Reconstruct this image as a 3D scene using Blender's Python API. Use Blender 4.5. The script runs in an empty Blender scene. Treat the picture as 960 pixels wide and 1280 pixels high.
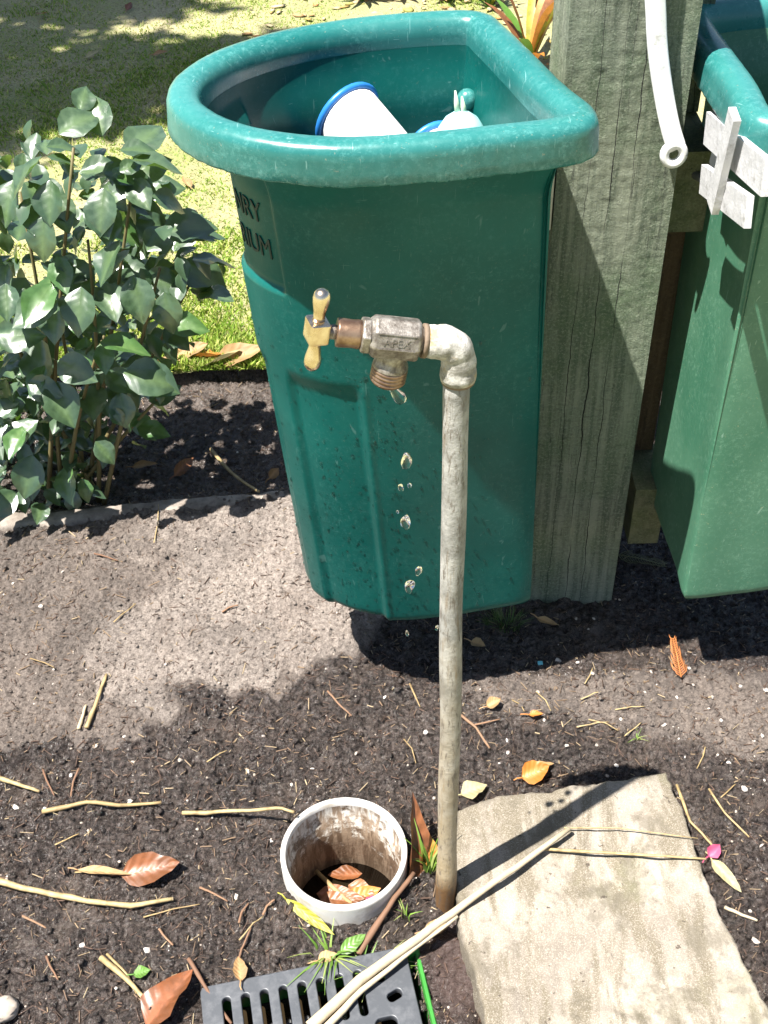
import bpy, bmesh, math, random
import numpy as np
from mathutils import Vector, Matrix, Quaternion

random.seed(7)
rng = np.random.default_rng(7)
S = bpy.context.scene
COL = S.collection
R = math.radians

# ------------------------------------------------------------------ camera, sky, sun, exposure
CAM_PITCH, CAM_ROLL, CAM_H = R(42), R(1.6), 1.45
cam_data = bpy.data.cameras.new('camera')
cam_data.sensor_fit = 'VERTICAL'
cam_data.sensor_height = 36.0
cam_data.lens = 36.0 * 1500 / 1280
cam_data.clip_start = 0.02
cam_data.clip_end = 3000
cam = bpy.data.objects.new('camera', cam_data)
COL.objects.link(cam)
_fw = Vector((0, math.cos(CAM_PITCH), -math.sin(CAM_PITCH)))
_dn = Vector((0, -math.sin(CAM_PITCH), -math.cos(CAM_PITCH)))
_rt = Vector((1, 0, 0))
_rt2 = _rt * math.cos(CAM_ROLL) + _dn * math.sin(CAM_ROLL)
_dn2 = _dn * math.cos(CAM_ROLL) - _rt * math.sin(CAM_ROLL)
m = Matrix((_rt2, -_dn2, -_fw)).transposed().to_4x4()
m.translation = Vector((0, 0, CAM_H))
cam.matrix_world = m
S.camera = cam

SUN_EL, SUN_TRAVEL = R(68.0), R(27.0)          # light travels towards +X, turned 27 degrees towards +Y
sd = Vector((math.cos(SUN_EL) * math.cos(SUN_TRAVEL), math.cos(SUN_EL) * math.sin(SUN_TRAVEL), -math.sin(SUN_EL)))
w = bpy.data.worlds.new('World')
S.world = w
w.use_nodes = True
nt = w.node_tree
nt.nodes.clear()
wo = nt.nodes.new('ShaderNodeOutputWorld')
bg = nt.nodes.new('ShaderNodeBackground')
sk = nt.nodes.new('ShaderNodeTexSky')
sk.sky_type = 'NISHITA'
sk.sun_disc = False
sk.sun_elevation = SUN_EL
sk.sun_rotation = math.atan2(-sd.x, -sd.y)
bg.inputs['Strength'].default_value = 0.05
nt.links.new(sk.outputs[0], bg.inputs[0])
nt.links.new(bg.outputs[0], wo.inputs[0])
sun_data = bpy.data.lights.new('sun', 'SUN')
sun_data.energy = 5.0
sun_data.angle = R(0.53)
sun_data.color = (1.0, 0.965, 0.91)
sun = bpy.data.objects.new('sun', sun_data)
COL.objects.link(sun)
sun.rotation_euler = sd.to_track_quat('-Z', 'Y').to_euler()
sun.location = (-3, -2, 6)

S.view_settings.view_transform = 'Standard'
S.view_settings.look = 'None'
S.view_settings.gamma = 1
S.view_settings.exposure = 1.6
S.view_settings.use_curve_mapping = False
S.render.engine = 'CYCLES'
S.cycles.max_bounces = 8
S.cycles.transparent_max_bounces = 8

# ------------------------------------------------------------------ helpers: noise
def vnoise(x, y, seed):
    """smooth lattice noise, -1..1"""
    r = np.random.default_rng(seed).random((257, 257)).astype(np.float32) * 2 - 1
    xi = np.floor(x).astype(int); yi = np.floor(y).astype(int)
    fx = x - xi; fy = y - yi
    fx = fx * fx * (3 - 2 * fx); fy = fy * fy * (3 - 2 * fy)
    a = r[xi % 257, yi % 257]; b = r[(xi + 1) % 257, yi % 257]
    c = r[xi % 257, (yi + 1) % 257]; d = r[(xi + 1) % 257, (yi + 1) % 257]
    return (a * (1 - fx) + b * fx) * (1 - fy) + (c * (1 - fx) + d * fx) * fy

def fbm(x, y, scale, seed, octv=4, gain=.5, ridged=False):
    v = np.zeros_like(np.asarray(x, float)); amp = 1.0; tot = 0
    for o in range(octv):
        n = vnoise(np.asarray(x) * scale + 13.7 * o + 50, np.asarray(y) * scale + 7.1 * o + 50, seed + o)
        if ridged: n = 1 - 2 * np.abs(n)
        v += n * amp; tot += amp; amp *= gain; scale *= 2.03
    return v / tot

def sstep(a, b, x):
    t = np.clip((np.asarray(x, float) - a) / (b - a), 0, 1)
    return t * t * (3 - 2 * t)

def in_poly(px, py, poly):
    px = np.asarray(px); py = np.asarray(py)
    ins = np.zeros(px.shape, bool); n = len(poly)
    for i in range(n):
        x1, y1 = poly[i][:2]; x2, y2 = poly[(i + 1) % n][:2]
        c = ((y1 > py) != (y2 > py))
        xs = (x2 - x1) * (py - y1) / ((y2 - y1) if y2 != y1 else 1e-9) + x1
        ins ^= c & (px < xs)
    return ins

# ------------------------------------------------------------------ helpers: meshes and objects
def link(o, parent=None):
    COL.objects.link(o)
    if parent is not None: o.parent = parent
    return o

def make_mesh(name, verts, faces, mat=None, smooth=True):
    me = bpy.data.meshes.new(name)
    me.from_pydata([tuple(v) for v in verts], [], [tuple(f) for f in faces])
    if mat: me.materials.append(mat)
    if smooth: me.polygons.foreach_set('use_smooth', [True] * len(me.polygons))
    me.update()
    return me

def np_mesh(name, V, Fq, mat=None, smooth=True):
    """fast mesh from numpy verts and an (n,k) face array"""
    me = bpy.data.meshes.new(name)
    V = np.asarray(V, np.float32); Fq = np.asarray(Fq, np.int32); k = Fq.shape[1]
    me.vertices.add(len(V)); me.vertices.foreach_set('co', V.ravel())
    me.loops.add(Fq.size); me.loops.foreach_set('vertex_index', Fq.ravel())
    me.polygons.add(len(Fq))
    me.polygons.foreach_set('loop_start', np.arange(0, Fq.size, k, dtype=np.int32))
    me.polygons.foreach_set('use_smooth', np.full(len(Fq), smooth))
    me.update(calc_edges=True)
    me.validate()
    if mat: me.materials.append(mat)
    return me

def part(name, me, parent=None, loc=None):
    o = bpy.data.objects.new(name, me)
    link(o, parent)
    if loc is not None: o.location = loc
    return o

def tag(o, label=None, cat=None, group=None, kind=None):
    if label: o['label'] = label
    if cat: o['category'] = cat
    if group: o['group'] = group
    if kind: o['kind'] = kind
    return o

def thing(name, label, cat, loc=(0, 0, 0), group=None):
    o = bpy.data.objects.new(name, None)
    o.empty_display_size = .05
    link(o); o.location = loc
    return tag(o, label, cat, group)

class MB:
    """collects shapes, then becomes one mesh"""
    def __init__(s): s.v = []; s.f = []
    def add(s, v, f):
        k = len(s.v); s.v += [tuple(p) for p in v]; s.f += [tuple(i + k for i in q) for q in f]
        return s
    def mesh(s, name, mat, smooth=True, origin=None):
        v = s.v
        if origin is not None: v = [(a - origin[0], b - origin[1], c - origin[2]) for a, b, c in v]
        return make_mesh(name, v, s.f, mat, smooth)

def frames(P):
    P = [Vector(p) for p in P]; out = []; n = len(P); up = None
    for i in range(n):
        t = (P[min(i + 1, n - 1)] - P[max(i - 1, 0)])
        t = t.normalized() if t.length > 1e-9 else Vector((0, 0, 1))
        if up is None:
            up = Vector((0, 0, 1)) if abs(t.z) < .9 else Vector((0, 1, 0))
        u = (up - t * up.dot(t)).normalized()
        out.append((P[i], u, t.cross(u))); up = u
    return out

def tube(P, rad, n=8, caps=True, flat=1.0):
    """swept tube; rad is a number or one per point; flat squashes it along its second axis"""
    fr = frames(P); v = []; f = []
    if not hasattr(rad, '__len__'): rad = [rad] * len(P)
    for (c, u, w_), r in zip(fr, rad):
        for k in range(n):
            a = 2 * math.pi * k / n
            v.append(c + u * (math.cos(a) * r * flat) + w_ * (math.sin(a) * r))
    for i in range(len(P) - 1):
        for k in range(n):
            a = i * n + k; b = i * n + (k + 1) % n
            f.append((a, b, b + n, a + n))
    if caps:
        f.append(tuple(range(n - 1, -1, -1))); f.append(tuple(range(len(v) - n, len(v))))
    return v, f

def lathe(o, ax, prof, n=24, caps=True, ref=None, rot=0):
    """profile (distance, radius) swept round axis ax from point o"""
    ax = Vector(ax).normalized(); o = Vector(o)
    ref = Vector(ref) if ref is not None else (Vector((0, 0, 1)) if abs(ax.z) < .9 else Vector((0, 1, 0)))
    u = (ref - ax * ref.dot(ax)).normalized(); w_ = ax.cross(u); v = []; f = []
    for d, r in prof:
        for k in range(n):
            a = 2 * math.pi * k / n + rot
            v.append(o + ax * d + (u * math.cos(a) + w_ * math.sin(a)) * r)
    for i in range(len(prof) - 1):
        for k in range(n):
            a = i * n + k; b = i * n + (k + 1) % n
            f.append((a, b, b + n, a + n))
    if caps:
        f.append(tuple(range(n - 1, -1, -1))); f.append(tuple(range(len(v) - n, len(v))))
    return v, f

def box_vf(x0, x1, y0, y1, z0, z1):
    v = [(x, y, z) for z in (z0, z1) for y in (y0, y1) for x in (x0, x1)]
    f = [(0, 2, 3, 1), (4, 5, 7, 6), (0, 1, 5, 4), (2, 6, 7, 3), (0, 4, 6, 2), (1, 3, 7, 5)]
    return v, f

def bev_box(name, size, mat, bev=.003, seg=2):
    bm = bmesh.new(); bmesh.ops.create_cube(bm, size=1)
    for v in bm.verts: v.co = Vector((v.co.x * size[0], v.co.y * size[1], v.co.z * size[2]))
    bmesh.ops.bevel(bm, geom=bm.edges[:], offset=bev, segments=seg, affect='EDGES', profile=.6)
    me = bpy.data.meshes.new(name); bm.to_mesh(me); bm.free(); me.materials.append(mat)
    return me

def text_mesh(name, body, size, depth, mat, bevel=0):
    c = bpy.data.curves.new(name, 'FONT'); c.body = body; c.size = size; c.extrude = depth
    c.bevel_depth = bevel; c.align_x = 'CENTER'; c.align_y = 'CENTER'
    o = bpy.data.objects.new(name, c); COL.objects.link(o)
    dg = bpy.context.evaluated_depsgraph_get()
    me = bpy.data.meshes.new_from_object(o.evaluated_get(dg))
    bpy.data.objects.remove(o); me.materials.clear(); me.materials.append(mat)
    return me

def rough_box(name, size, mat, res=.006, amp=.0015, seed=1, cracks=(), saw=.0, warp=0):
    """a sawn timber: every face is a fine sheet pushed in and out by grain, saw marks and drying cracks"""
    sx, sy, sz = size; V = []; Fc = []; n0 = 0
    def face(o, u, v, nrm, lu, lv, grain_u, sd_):
        nonlocal n0
        nu = max(2, int(lu / res)); nv = max(2, int(lv / res))
        U, W = np.meshgrid(np.linspace(0, lu, nu + 1), np.linspace(0, lv, nv + 1))
        gu, gv = (U, W) if grain_u else (W, U)     # gv across the grain
        d = amp * (fbm(gv, gu * .06, 120, sd_, 2) * .4 + fbm(U, W, 110, sd_ + 9, 2) * .8)
        d += saw * np.sin(gu * 420 + 3 * fbm(U, W, 8, sd_ + 4, 2)) * (.5 + .5 * fbm(U, W, 14, sd_ + 5, 2))
        for (c0, a, b, dep, wd) in cracks:
            if nrm[1] < -.5 or abs(nrm[1]) > 2:
                path = c0 + .0022 * fbm(gu * 0, gu, 6, sd_ + int(c0 * 1000), 3)
                dep2 = dep * sstep(a, a + .12, gu) * (1 - sstep(b - .12, b, gu))
                d -= dep2 * np.exp(-((gv - path) / wd) ** 2)
        e = np.minimum(np.minimum(U, lu - U), np.minimum(W, lv - W))
        d = d * sstep(0, .008, e) - .002 * (1 - sstep(0, .004, e)) * 0
        P = np.array(o)[None, None] + U[..., None] * np.array(u) + W[..., None] * np.array(v) + d[..., None] * np.array(nrm)
        V.append(P.reshape(-1, 3))
        i = np.arange(nv)[:, None] * (nu + 1) + np.arange(nu)[None]
        Fc.append((np.stack([i, i + 1, i + nu + 2, i + nu + 1], -1).reshape(-1, 4)) + n0)
        n0 += (nu + 1) * (nv + 1)
    gz_ = sz >= sy and sz >= sx; gy = (not gz_) and sy >= sx
    h = (sx / 2, sy / 2, sz / 2)
    face((-h[0], -h[1], -h[2]), (1, 0, 0), (0, 0, 1), (0, -1, 0), sx, sz, not gz_, seed)
    face((h[0], h[1], -h[2]), (-1, 0, 0), (0, 0, 1), (0, 1, 0), sx, sz, not gz_, seed + 20)
    face((-h[0], h[1], -h[2]), (0, -1, 0), (0, 0, 1), (-1, 0, 0), sy, sz, not gz_, seed + 40)
    face((h[0], -h[1], -h[2]), (0, 1, 0), (0, 0, 1), (1, 0, 0), sy, sz, not gz_, seed + 60)
    face((-h[0], -h[1], h[2]), (1, 0, 0), (0, 1, 0), (0, 0, 1), sx, sy, not gy, seed + 80)
    face((-h[0], h[1], -h[2]), (1, 0, 0), (0, -1, 0), (0, 0, -1), sx, sy, not gy, seed + 100)
    P = np.vstack(V)
    if warp: P[:, 0] += warp * np.sin(P[:, 2] * 2.1) + .5 * warp * np.sin(P[:, 2] * 6)
    return np_mesh(name, P, np.vstack(Fc), mat)

# ------------------------------------------------------------------ helpers: materials
class NM:
    def __init__(s, name):
        s.m = bpy.data.materials.new(name); s.m.use_nodes = True; s.t = s.m.node_tree
        s.b = s.t.nodes['Principled BSDF']; s.out = s.t.nodes['Material Output']
        s.tc = s.n('ShaderNodeTexCoord')
    def n(s, typ, **kw):
        x = s.t.nodes.new(typ)
        for k, v in kw.items(): setattr(x, k, v)
        return x
    def l(s, a, b): s.t.links.new(a, b)
    def coords(s, scale=(1, 1, 1), what='Object', warp=None):
        mp = s.n('ShaderNodeMapping'); mp.inputs['Scale'].default_value = scale
        s.l(s.tc.outputs[what], mp.inputs[0]); return mp.outputs[0]
    def noise(s, scale, detail=6, rough=.55, dist=0, vec=None, w=0):
        x = s.n('ShaderNodeTexNoise'); x.inputs['Scale'].default_value = scale
        x.inputs['Detail'].default_value = detail; x.inputs['Roughness'].default_value = rough
        x.inputs['Distortion'].default_value = dist
        s.l(vec if vec is not None else s.tc.outputs['Object'], x.inputs['Vector']); return x.outputs['Fac']
    def voro(s, scale, feat='F1', vec=None, out='Distance'):
        x = s.n('ShaderNodeTexVoronoi', feature=feat); x.inputs['Scale'].default_value = scale
        s.l(vec if vec is not None else s.tc.outputs['Object'], x.inputs['Vector']); return x.outputs[out]
    def ramp(s, fac, stops):
        x = s.n('ShaderNodeValToRGB'); e = x.color_ramp.elements
        while len(e) < len(stops): e.new(.5)
        for el, (p, c) in zip(e, stops):
            el.position = p; el.color = (c, c, c, 1) if not hasattr(c, '__len__') else (*c, 1)
        s.l(fac, x.inputs[0]); return x.outputs[0]
    def mix(s, fac, a, b, mode='MIX'):
        x = s.n('ShaderNodeMix', data_type='RGBA', blend_type=mode)
        for i, v in ((0, fac), (6, a), (7, b)):
            if isinstance(v, bpy.types.NodeSocket): s.l(v, x.inputs[i])
            elif hasattr(v, '__len__'): x.inputs[i].default_value = (*v, 1)
            else: x.inputs[i].default_value = v if i == 0 else (v, v, v, 1)
        return x.outputs[2]
    def math(s, op, a, b=0.0):
        x = s.n('ShaderNodeMath', operation=op)
        for i, v in ((0, a), (1, b)):
            if isinstance(v, bpy.types.NodeSocket): s.l(v, x.inputs[i])
            else: x.inputs[i].default_value = v
        return x.outputs[0]
    def attr(s, name): x = s.n('ShaderNodeAttribute', attribute_name=name); return x.outputs['Fac']
    def island(s): return s.n('ShaderNodeNewGeometry').outputs['Random Per Island']
    def objrand(s): return s.n('ShaderNodeObjectInfo').outputs['Random']
    def xyz(s, k, what='Object'):
        x = s.n('ShaderNodeSeparateXYZ'); s.l(s.tc.outputs[what], x.inputs[0]); return x.outputs[k]
    def bump(s, h, strength=.4, dist=.002, prev=None):
        x = s.n('ShaderNodeBump'); x.inputs['Strength'].default_value = strength; x.inputs['Distance'].default_value = dist
        s.l(h, x.inputs['Height'])
        if prev is not None: s.l(prev, x.inputs['Normal'])
        return x.outputs[0]
    def set(s, color=None, rough=None, normal=None, metal=None, **kw):
        for nm, v in (('Base Color', color), ('Roughness', rough), ('Normal', normal), ('Metallic', metal)) + tuple((k.replace('_', ' '), v) for k, v in kw.items()):
            if v is None: continue
            i = s.b.inputs[nm]
            if isinstance(v, bpy.types.NodeSocket): s.l(v, i)
            elif hasattr(v, '__len__') and len(v) == 3: i.default_value = (*v, 1)
            else: i.default_value = v
        return s.m

def mat_plastic(name, base, faded, fade=.5, scuff=.5, rough=.34, dirt=(.2, .17, .12), spec=.5):
    k = NM(name)
    big = k.ramp(k.noise(5, 4), [(.35, 0.0), (.75, 1.0)])
    c = k.mix(k.math('MULTIPLY', big, fade), base, faded)
    sp = k.ramp(k.noise(150, 9, .85), [(.50, 0.0), (.66, 1.0)])
    sp = k.math('MULTIPLY', sp, k.ramp(k.noise(11, 5, .7), [(.42, .15), (.62, 1.0)]))
    c = k.mix(k.math('MULTIPLY', sp, scuff * .8), c, tuple(min(1, x * 1.5 + .08) for x in faded))
    masks = []
    for i, (sc, ro) in enumerate((((620, 26, 40), .55), ((34, 560, 44), -.8), ((80, 66, 700), .3))):
        mp = k.n('ShaderNodeMapping'); mp.inputs['Scale'].default_value = sc; mp.inputs['Rotation'].default_value = (ro, ro * .7, ro * 1.3)
        k.l(k.tc.outputs['Object'], mp.inputs[0])
        masks.append(k.ramp(k.noise(1.0, 2, .5, .3, mp.outputs[0]), [(.71, 0.0), (.75, 1.0)]))
    mm = k.math('MAXIMUM', k.math('MAXIMUM', masks[0], masks[1]), masks[2])
    c = k.mix(k.math('MULTIPLY', mm, scuff * .45), c, tuple(min(1, x * 1.3 + .25) for x in faded))
    ed = k.math('MULTIPLY', k.attr('edge'), k.ramp(k.noise(120, 10, .88), [(.48, 0.0), (.60, 1.0)]))
    c = k.mix(k.math('MULTIPLY', ed, .6), c, tuple(min(1, x * 1.2 + .14) for x in faded))
    d = k.ramp(k.noise(260, 3, .6), [(.66, 0.0), (.72, 1.0)])
    c = k.mix(k.math('MULTIPLY', d, .5 * scuff), c, dirt)
    r = k.math('ADD', k.math('MULTIPLY', k.noise(30, 5), .3), rough - .12)
    b = k.bump(k.noise(140, 4, .6), .12, .001)
    b = k.bump(mm, .15, .0006, b)
    return k.set(c, r, b, Specular_IOR_Level=spec)

def mat_wood(name, a, b_, dark, gscale=(90, 90, 3), green=None, rough=.85, cracks=()):
    k = NM(name); v = k.coords(gscale)
    g = k.noise(1, 6, .65, .6, v)
    c = k.mix(k.ramp(g, [(.38, 0.0), (.60, 1.0)]), a, b_)
    if green: c = k.mix(k.ramp(k.noise(7, 5, .6), [(.42, 0.0), (.68, 1.0)]), c, green)
    c = k.mix(k.ramp(k.noise(1.7, 4, .7, .4, v), [(.6, 0.0), (.72, 1.0)]), c, dark)
    c = k.mix(k.math('MULTIPLY', k.ramp(k.noise(240, 5, .8), [(.50, 0.0), (.62, 1.0)]), .65), c, tuple(x * 1.25 for x in b_)); c = k.mix(k.math('MULTIPLY', k.ramp(k.noise(1, 5, .8, .3, k.coords((60, 60, 210))), [(.54, 0.0), (.64, 1.0)]), .38), c, dark)
    zc = k.coords((0, 0, 1)); xx = k.xyz(0); cm = None
    for i, (cx_, wd, ph) in enumerate(cracks):
        mp = k.n('ShaderNodeMapping'); mp.inputs['Location'].default_value = (ph, ph * 2, 0); mp.inputs['Scale'].default_value = (0, 0, 1); k.l(k.tc.outputs['Object'], mp.inputs[0])
        wob = k.math('MULTIPLY', k.math('SUBTRACT', k.noise(5, 5, .6, 0, mp.outputs[0]), .5), .030)
        wdt = k.math('MULTIPLY', k.ramp(k.noise(4, 2, .5, 0, mp.outputs[0]), [(.40, 0.0), (.58, 1.0)]), wd)
        dd = k.math('LESS_THAN', k.math('ABSOLUTE', k.math('SUBTRACT', k.math('SUBTRACT', xx, cx_), wob)), wdt)
        cm = dd if cm is None else k.math('MAXIMUM', cm, dd)
    if cm is not None: c = k.mix(cm, c, (.006, .006, .005))
    n = k.bump(k.noise(420, 5, .75), .9, .0035); n = k.bump(k.noise(150, 4, .7), .6, .003, n); n = k.bump(g, .5, .002, n)
    return k.set(c, rough, n)

def mat_island(name, stops, rough=.7, trans=0.0, spec=.4, nscale=60, use_obj=False, vein=False, var=.25):
    """litter: every piece takes its own colour out of one ramp, with blotches"""
    k = NM(name)
    c = k.ramp(k.objrand() if use_obj else k.island(), stops)
    c = k.mix(k.math('MULTIPLY', k.ramp(k.noise(nscale, 4, .6), [(.4, 0.0), (.7, 1.0)]), var), c, tuple(x * .45 for x in stops[0][1]))
    n = k.bump(k.noise(nscale * 4, 3), .25, .001)
    if vein:
        c = k.mix(k.math('MULTIPLY', k.attr('vein'), .5), c, tuple(min(1, x * 1.6 + .05) for x in stops[0][1]))
        c = k.mix(k.math('MULTIPLY', k.ramp(k.noise(nscale * .6, 6, .75), [(.45, 0.0), (.6, 1.0)]), .55), c, tuple(x * .5 for x in stops[-1][1]))
        n = k.bump(k.math('SINE', k.math('MULTIPLY', k.attr('side'), 6.283)), .25, .0012, n)
    m_ = k.set(c, rough, n, Specular_IOR_Level=spec)
    if trans:
        tr = k.n('ShaderNodeBsdfTranslucent'); k.l(c, tr.inputs[0])
        mx = k.n('ShaderNodeMixShader'); mx.inputs[0].default_value = trans
        k.l(k.b.outputs[0], mx.inputs[1]); k.l(tr.outputs[0], mx.inputs[2]); k.l(mx.outputs[0], k.out.inputs[0])
    return m_

M = {}
M['bin'] = mat_plastic('green_plastic', (.0010, .060, .053), (.005, .108, .094), .9, .34, .32, spec=.25)
M['bin_rim'] = mat_plastic('faded_green_plastic', (.006, .105, .098), (.045, .205, .190), 1.0, .8, .27, (.3, .27, .2))
M['bin_right'] = mat_plastic('sun_bleached_green_plastic', (.038, .135, .080), (.10, .22, .14), .9, .7, .42, (.4, .36, .2))
M['post'] = mat_wood('weathered_treated_pine', (.105, .130, .088), (.255, .280, .205), (.035, .042, .032), (90, 90, 4), (.095, .145, .075), .85, ((-.006, .0010, 1), (.020, .0008, 7), (-.034, .0006, 19)))
M['rail'] = mat_wood('mossy_treated_pine', (.11, .12, .06), (.2, .2, .11), (.04, .045, .03), (70, 4, 70), (.11, .15, .05))
M['paling'] = mat_wood('brown_paling', (.10, .065, .035), (.16, .11, .06), (.04, .03, .02), (90, 60, 4))
M['white_paint'] = (lambda k: k.set(k.mix(k.ramp(k.noise(55, 6, .7), [(.55, 0.0), (.7, 1.0)]), (.48, .475, .48), (.30, .29, .28)), .55, k.bump(k.noise(120, 4, .7), .5, .002)))(NM('chalky_white_paint'))
M['white_plastic'] = (lambda k: k.set(k.mix(k.ramp(k.noise(70, 5, .7), [(.58, 0.0), (.72, 1.0)]), (.78, .78, .77), (.52, .50, .47)), .38, k.bump(k.noise(90, 3), .15, .001)))(NM('white_plastic'))
M['blue_plastic'] = (lambda k: k.set(k.mix(k.noise(40), (.015, .14, .45), (.03, .2, .55)), .35))(NM('blue_plastic'))
M['pale_teal'] = (lambda k: k.set(k.mix(k.noise(30), (.28, .6, .62), (.45, .72, .72)), .35))(NM('pale_teal_plastic'))
M['pale_green'] = (lambda k: k.set(k.mix(k.noise(80), (.5, .68, .45), (.7, .8, .6)), .5))(NM('pale_green_rag'))
M['sack'] = (lambda k: k.set(k.mix(k.noise(14), (.02, .05, .045), (.05, .09, .08)), .6, k.bump(k.noise(40, 4), .5, .004)))(NM('dark_sacking'))

def mat_pipe():
    k = NM('weathered_galvanised_pipe')
    v = k.coords((120, 120, 7))
    streak = k.noise(1, 6, .7, .5, v)
    c = k.mix(k.ramp(k.noise(28, 6, .7), [(.38, 0.0), (.66, 1.0)]), (.19, .185, .17), (.42, .41, .385))
    c = k.mix(k.math('MULTIPLY', k.ramp(streak, [(.56, 0.0), (.68, 1.0)]), .7), c, (.17, .12, .07))
    z = k.xyz(2)
    low = k.ramp(k.math('ADD', z, k.math('MULTIPLY', k.noise(16, 5), .5)), [(.34, 1.0), (.82, 0.0)])
    c = k.mix(k.math('MULTIPLY', low, .6), c, (.36, .25, .10))
    foot = k.ramp(k.math('ADD', z, k.math('MULTIPLY', k.noise(60, 5), .05)), [(.07, 1.0), (.11, 0.0)])
    c = k.mix(foot, c, (.14, .075, .03))
    c = k.mix(k.math('MULTIPLY', k.ramp(k.noise(1, 6, .75, .3, k.coords((210, 210, 45))), [(.53, 0.0), (.63, 1.0)]), .8), c, (.10, .080, .06))
    c = k.mix(k.ramp(k.noise(1.1, 3, .6, .2, k.coords((34, 34, 13))), [(.69, 0.0), (.72, 1.0)]), c, (.05, .05, .05))
    return k.set(c, .6, k.bump(k.noise(230, 5, .7), .55, .0018))
M['pipe'] = mat_pipe()

def mat_elbow():
    k = NM('scaled_galvanised_elbow')
    c = k.mix(k.ramp(k.noise(70, 6, .7), [(.40, 0.0), (.62, 1.0)]), (.20, .19, .165), (.52, .50, .46))
    c = k.mix(k.ramp(k.noise(26, 5, .7), [(.56, 0.0), (.7, 1.0)]), c, (.40, .27, .10))
    c = k.mix(k.ramp(k.noise(150, 4, .7), [(.6, 0.0), (.7, 1.0)]), c, (.12, .11, .1))
    return k.set(c, .6, k.bump(k.noise(130, 5, .7), .7, .002))
M['elbow'] = mat_elbow()
M['rust'] = (lambda k: k.set(k.mix(k.noise(160), (.10, .07, .045), (.22, .16, .11)), .75, k.bump(k.noise(260), .6, .001)))(NM('rusty_joint'))
M['tap'] = (lambda k: k.set(k.mix(k.ramp(k.noise(110, 6, .7), [(.4, 0.0), (.65, 1.0)]), (.13, .11, .09), (.36, .33, .29)), k.math('ADD', k.math('MULTIPLY', k.noise(90), .3), .28), k.bump(k.noise(420, 4, .7), .5, .0008), .55))(NM('worn_chrome_brass'))
M['brass'] = (lambda k: k.set(k.mix(k.ramp(k.noise(70, 5), [(.4, 0.0), (.65, 1.0)]), (.62, .48, .33), (.82, .70, .55)), k.math('ADD', k.math('MULTIPLY', k.noise(30, 3), .22), .15), k.bump(k.noise(200), .08, .0005), 1.0))(NM('polished_worn_brass'))
M['bronze'] = (lambda k: k.set(k.mix(k.ramp(k.noise(80, 5), [(.4, 0.0), (.65, 1.0)]), (.17, .10, .065), (.34, .23, .15)), .34, k.bump(k.noise(260), .3, .0006), .75))(NM('dark_tarnished_brass'))
M['steel'] = (lambda k: k.set(k.mix(k.noise(90), (.25, .26, .27), (.42, .43, .43)), .45, None, .6))(NM('dull_steel'))
M['pvc'] = (lambda k: k.set(k.mix(k.ramp(k.noise(24, 6, .7), [(.5, 0.0), (.72, 1.0)]), (.62, .60, .56), (.40, .35, .28)), .5, k.bump(k.noise(140), .2, .001)))(NM('white_drain_pipe'))
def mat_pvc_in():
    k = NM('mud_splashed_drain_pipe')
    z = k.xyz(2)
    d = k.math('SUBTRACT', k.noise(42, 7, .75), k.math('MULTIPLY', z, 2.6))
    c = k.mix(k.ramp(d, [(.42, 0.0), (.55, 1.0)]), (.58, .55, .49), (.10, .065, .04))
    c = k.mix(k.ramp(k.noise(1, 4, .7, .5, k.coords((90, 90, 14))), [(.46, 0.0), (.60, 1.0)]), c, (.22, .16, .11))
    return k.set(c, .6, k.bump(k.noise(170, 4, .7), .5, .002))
M['pvc_in'] = mat_pvc_in()
def mat_slab():
    k = NM('sandstone')
    c = k.mix(k.ramp(k.noise(7, 6, .6), [(.36, 0.0), (.66, 1.0)]), (.165, .138, .108), (.33, .288, .235))
    c = k.mix(k.ramp(k.noise(2.6, 6, .65, .5, (lambda mp: (setattr(mp.inputs['Scale'], 'default_value', (9, 2.6, 3)), setattr(mp.inputs['Rotation'], 'default_value', (0, 0, .62)), k.l(k.tc.outputs['Object'], mp.inputs[0]), mp.outputs[0])[-1])(k.n('ShaderNodeMapping'))), [(.45, 0.0), (.56, 1.0)]), c, (.135, .112, .076))
    c = k.mix(k.math('MULTIPLY', k.ramp(k.noise(560, 4, .8), [(.50, 0.0), (.62, 1.0)]), .55), c, (.45, .40, .335)); c = k.mix(k.math('MULTIPLY', k.ramp(k.noise(430, 4, .8), [(.60, 0.0), (.68, 1.0)]), .6), c, (.15, .12, .085))
    c = k.mix(k.math('MULTIPLY', k.ramp(k.voro(60), [(.05, 1.0), (.14, 0.0)]), .5), c, (.14, .11, .075))
    c = k.mix(k.math('MULTIPLY', k.ramp(k.noise(9, 5, .6), [(.58, 0.0), (.70, 1.0)]), .5), c, (.14, .135, .075))
    c = k.mix(k.ramp(k.noise(130, 4, .7), [(.66, 0.0), (.70, 1.0)]), c, (.09, .07, .05))
    c = k.mix(k.math('MULTIPLY', k.ramp(k.noise(16, 7, .72), [(.53, 0.0), (.62, 1.0)]), .65), c, (.115, .098, .07))
    c = k.mix(k.ramp(k.noise(55, 5, .65), [(.655, 0.0), (.68, 1.0)]), c, (.07, .055, .04))
    return k.set(c, .85, k.bump(k.noise(330, 6, .8), .6, .002, k.bump(k.noise(60, 5, .7), .4, .005)))
M['slab'] = mat_slab()
M['grate'] = (lambda k: k.set(k.mix(k.ramp(k.noise(60, 6, .7), [(.45, 0.0), (.7, 1.0)]), (.055, .059, .066), (.10, .103, .11)), .42, k.bump(k.noise(240), .2, .0008)))(NM('grey_grate_plastic'))
M['pit'] = (lambda k: k.set(k.mix(k.noise(30), (.02, .15, .02), (.05, .24, .04)), .35))(NM('bright_green_plastic'))
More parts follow.
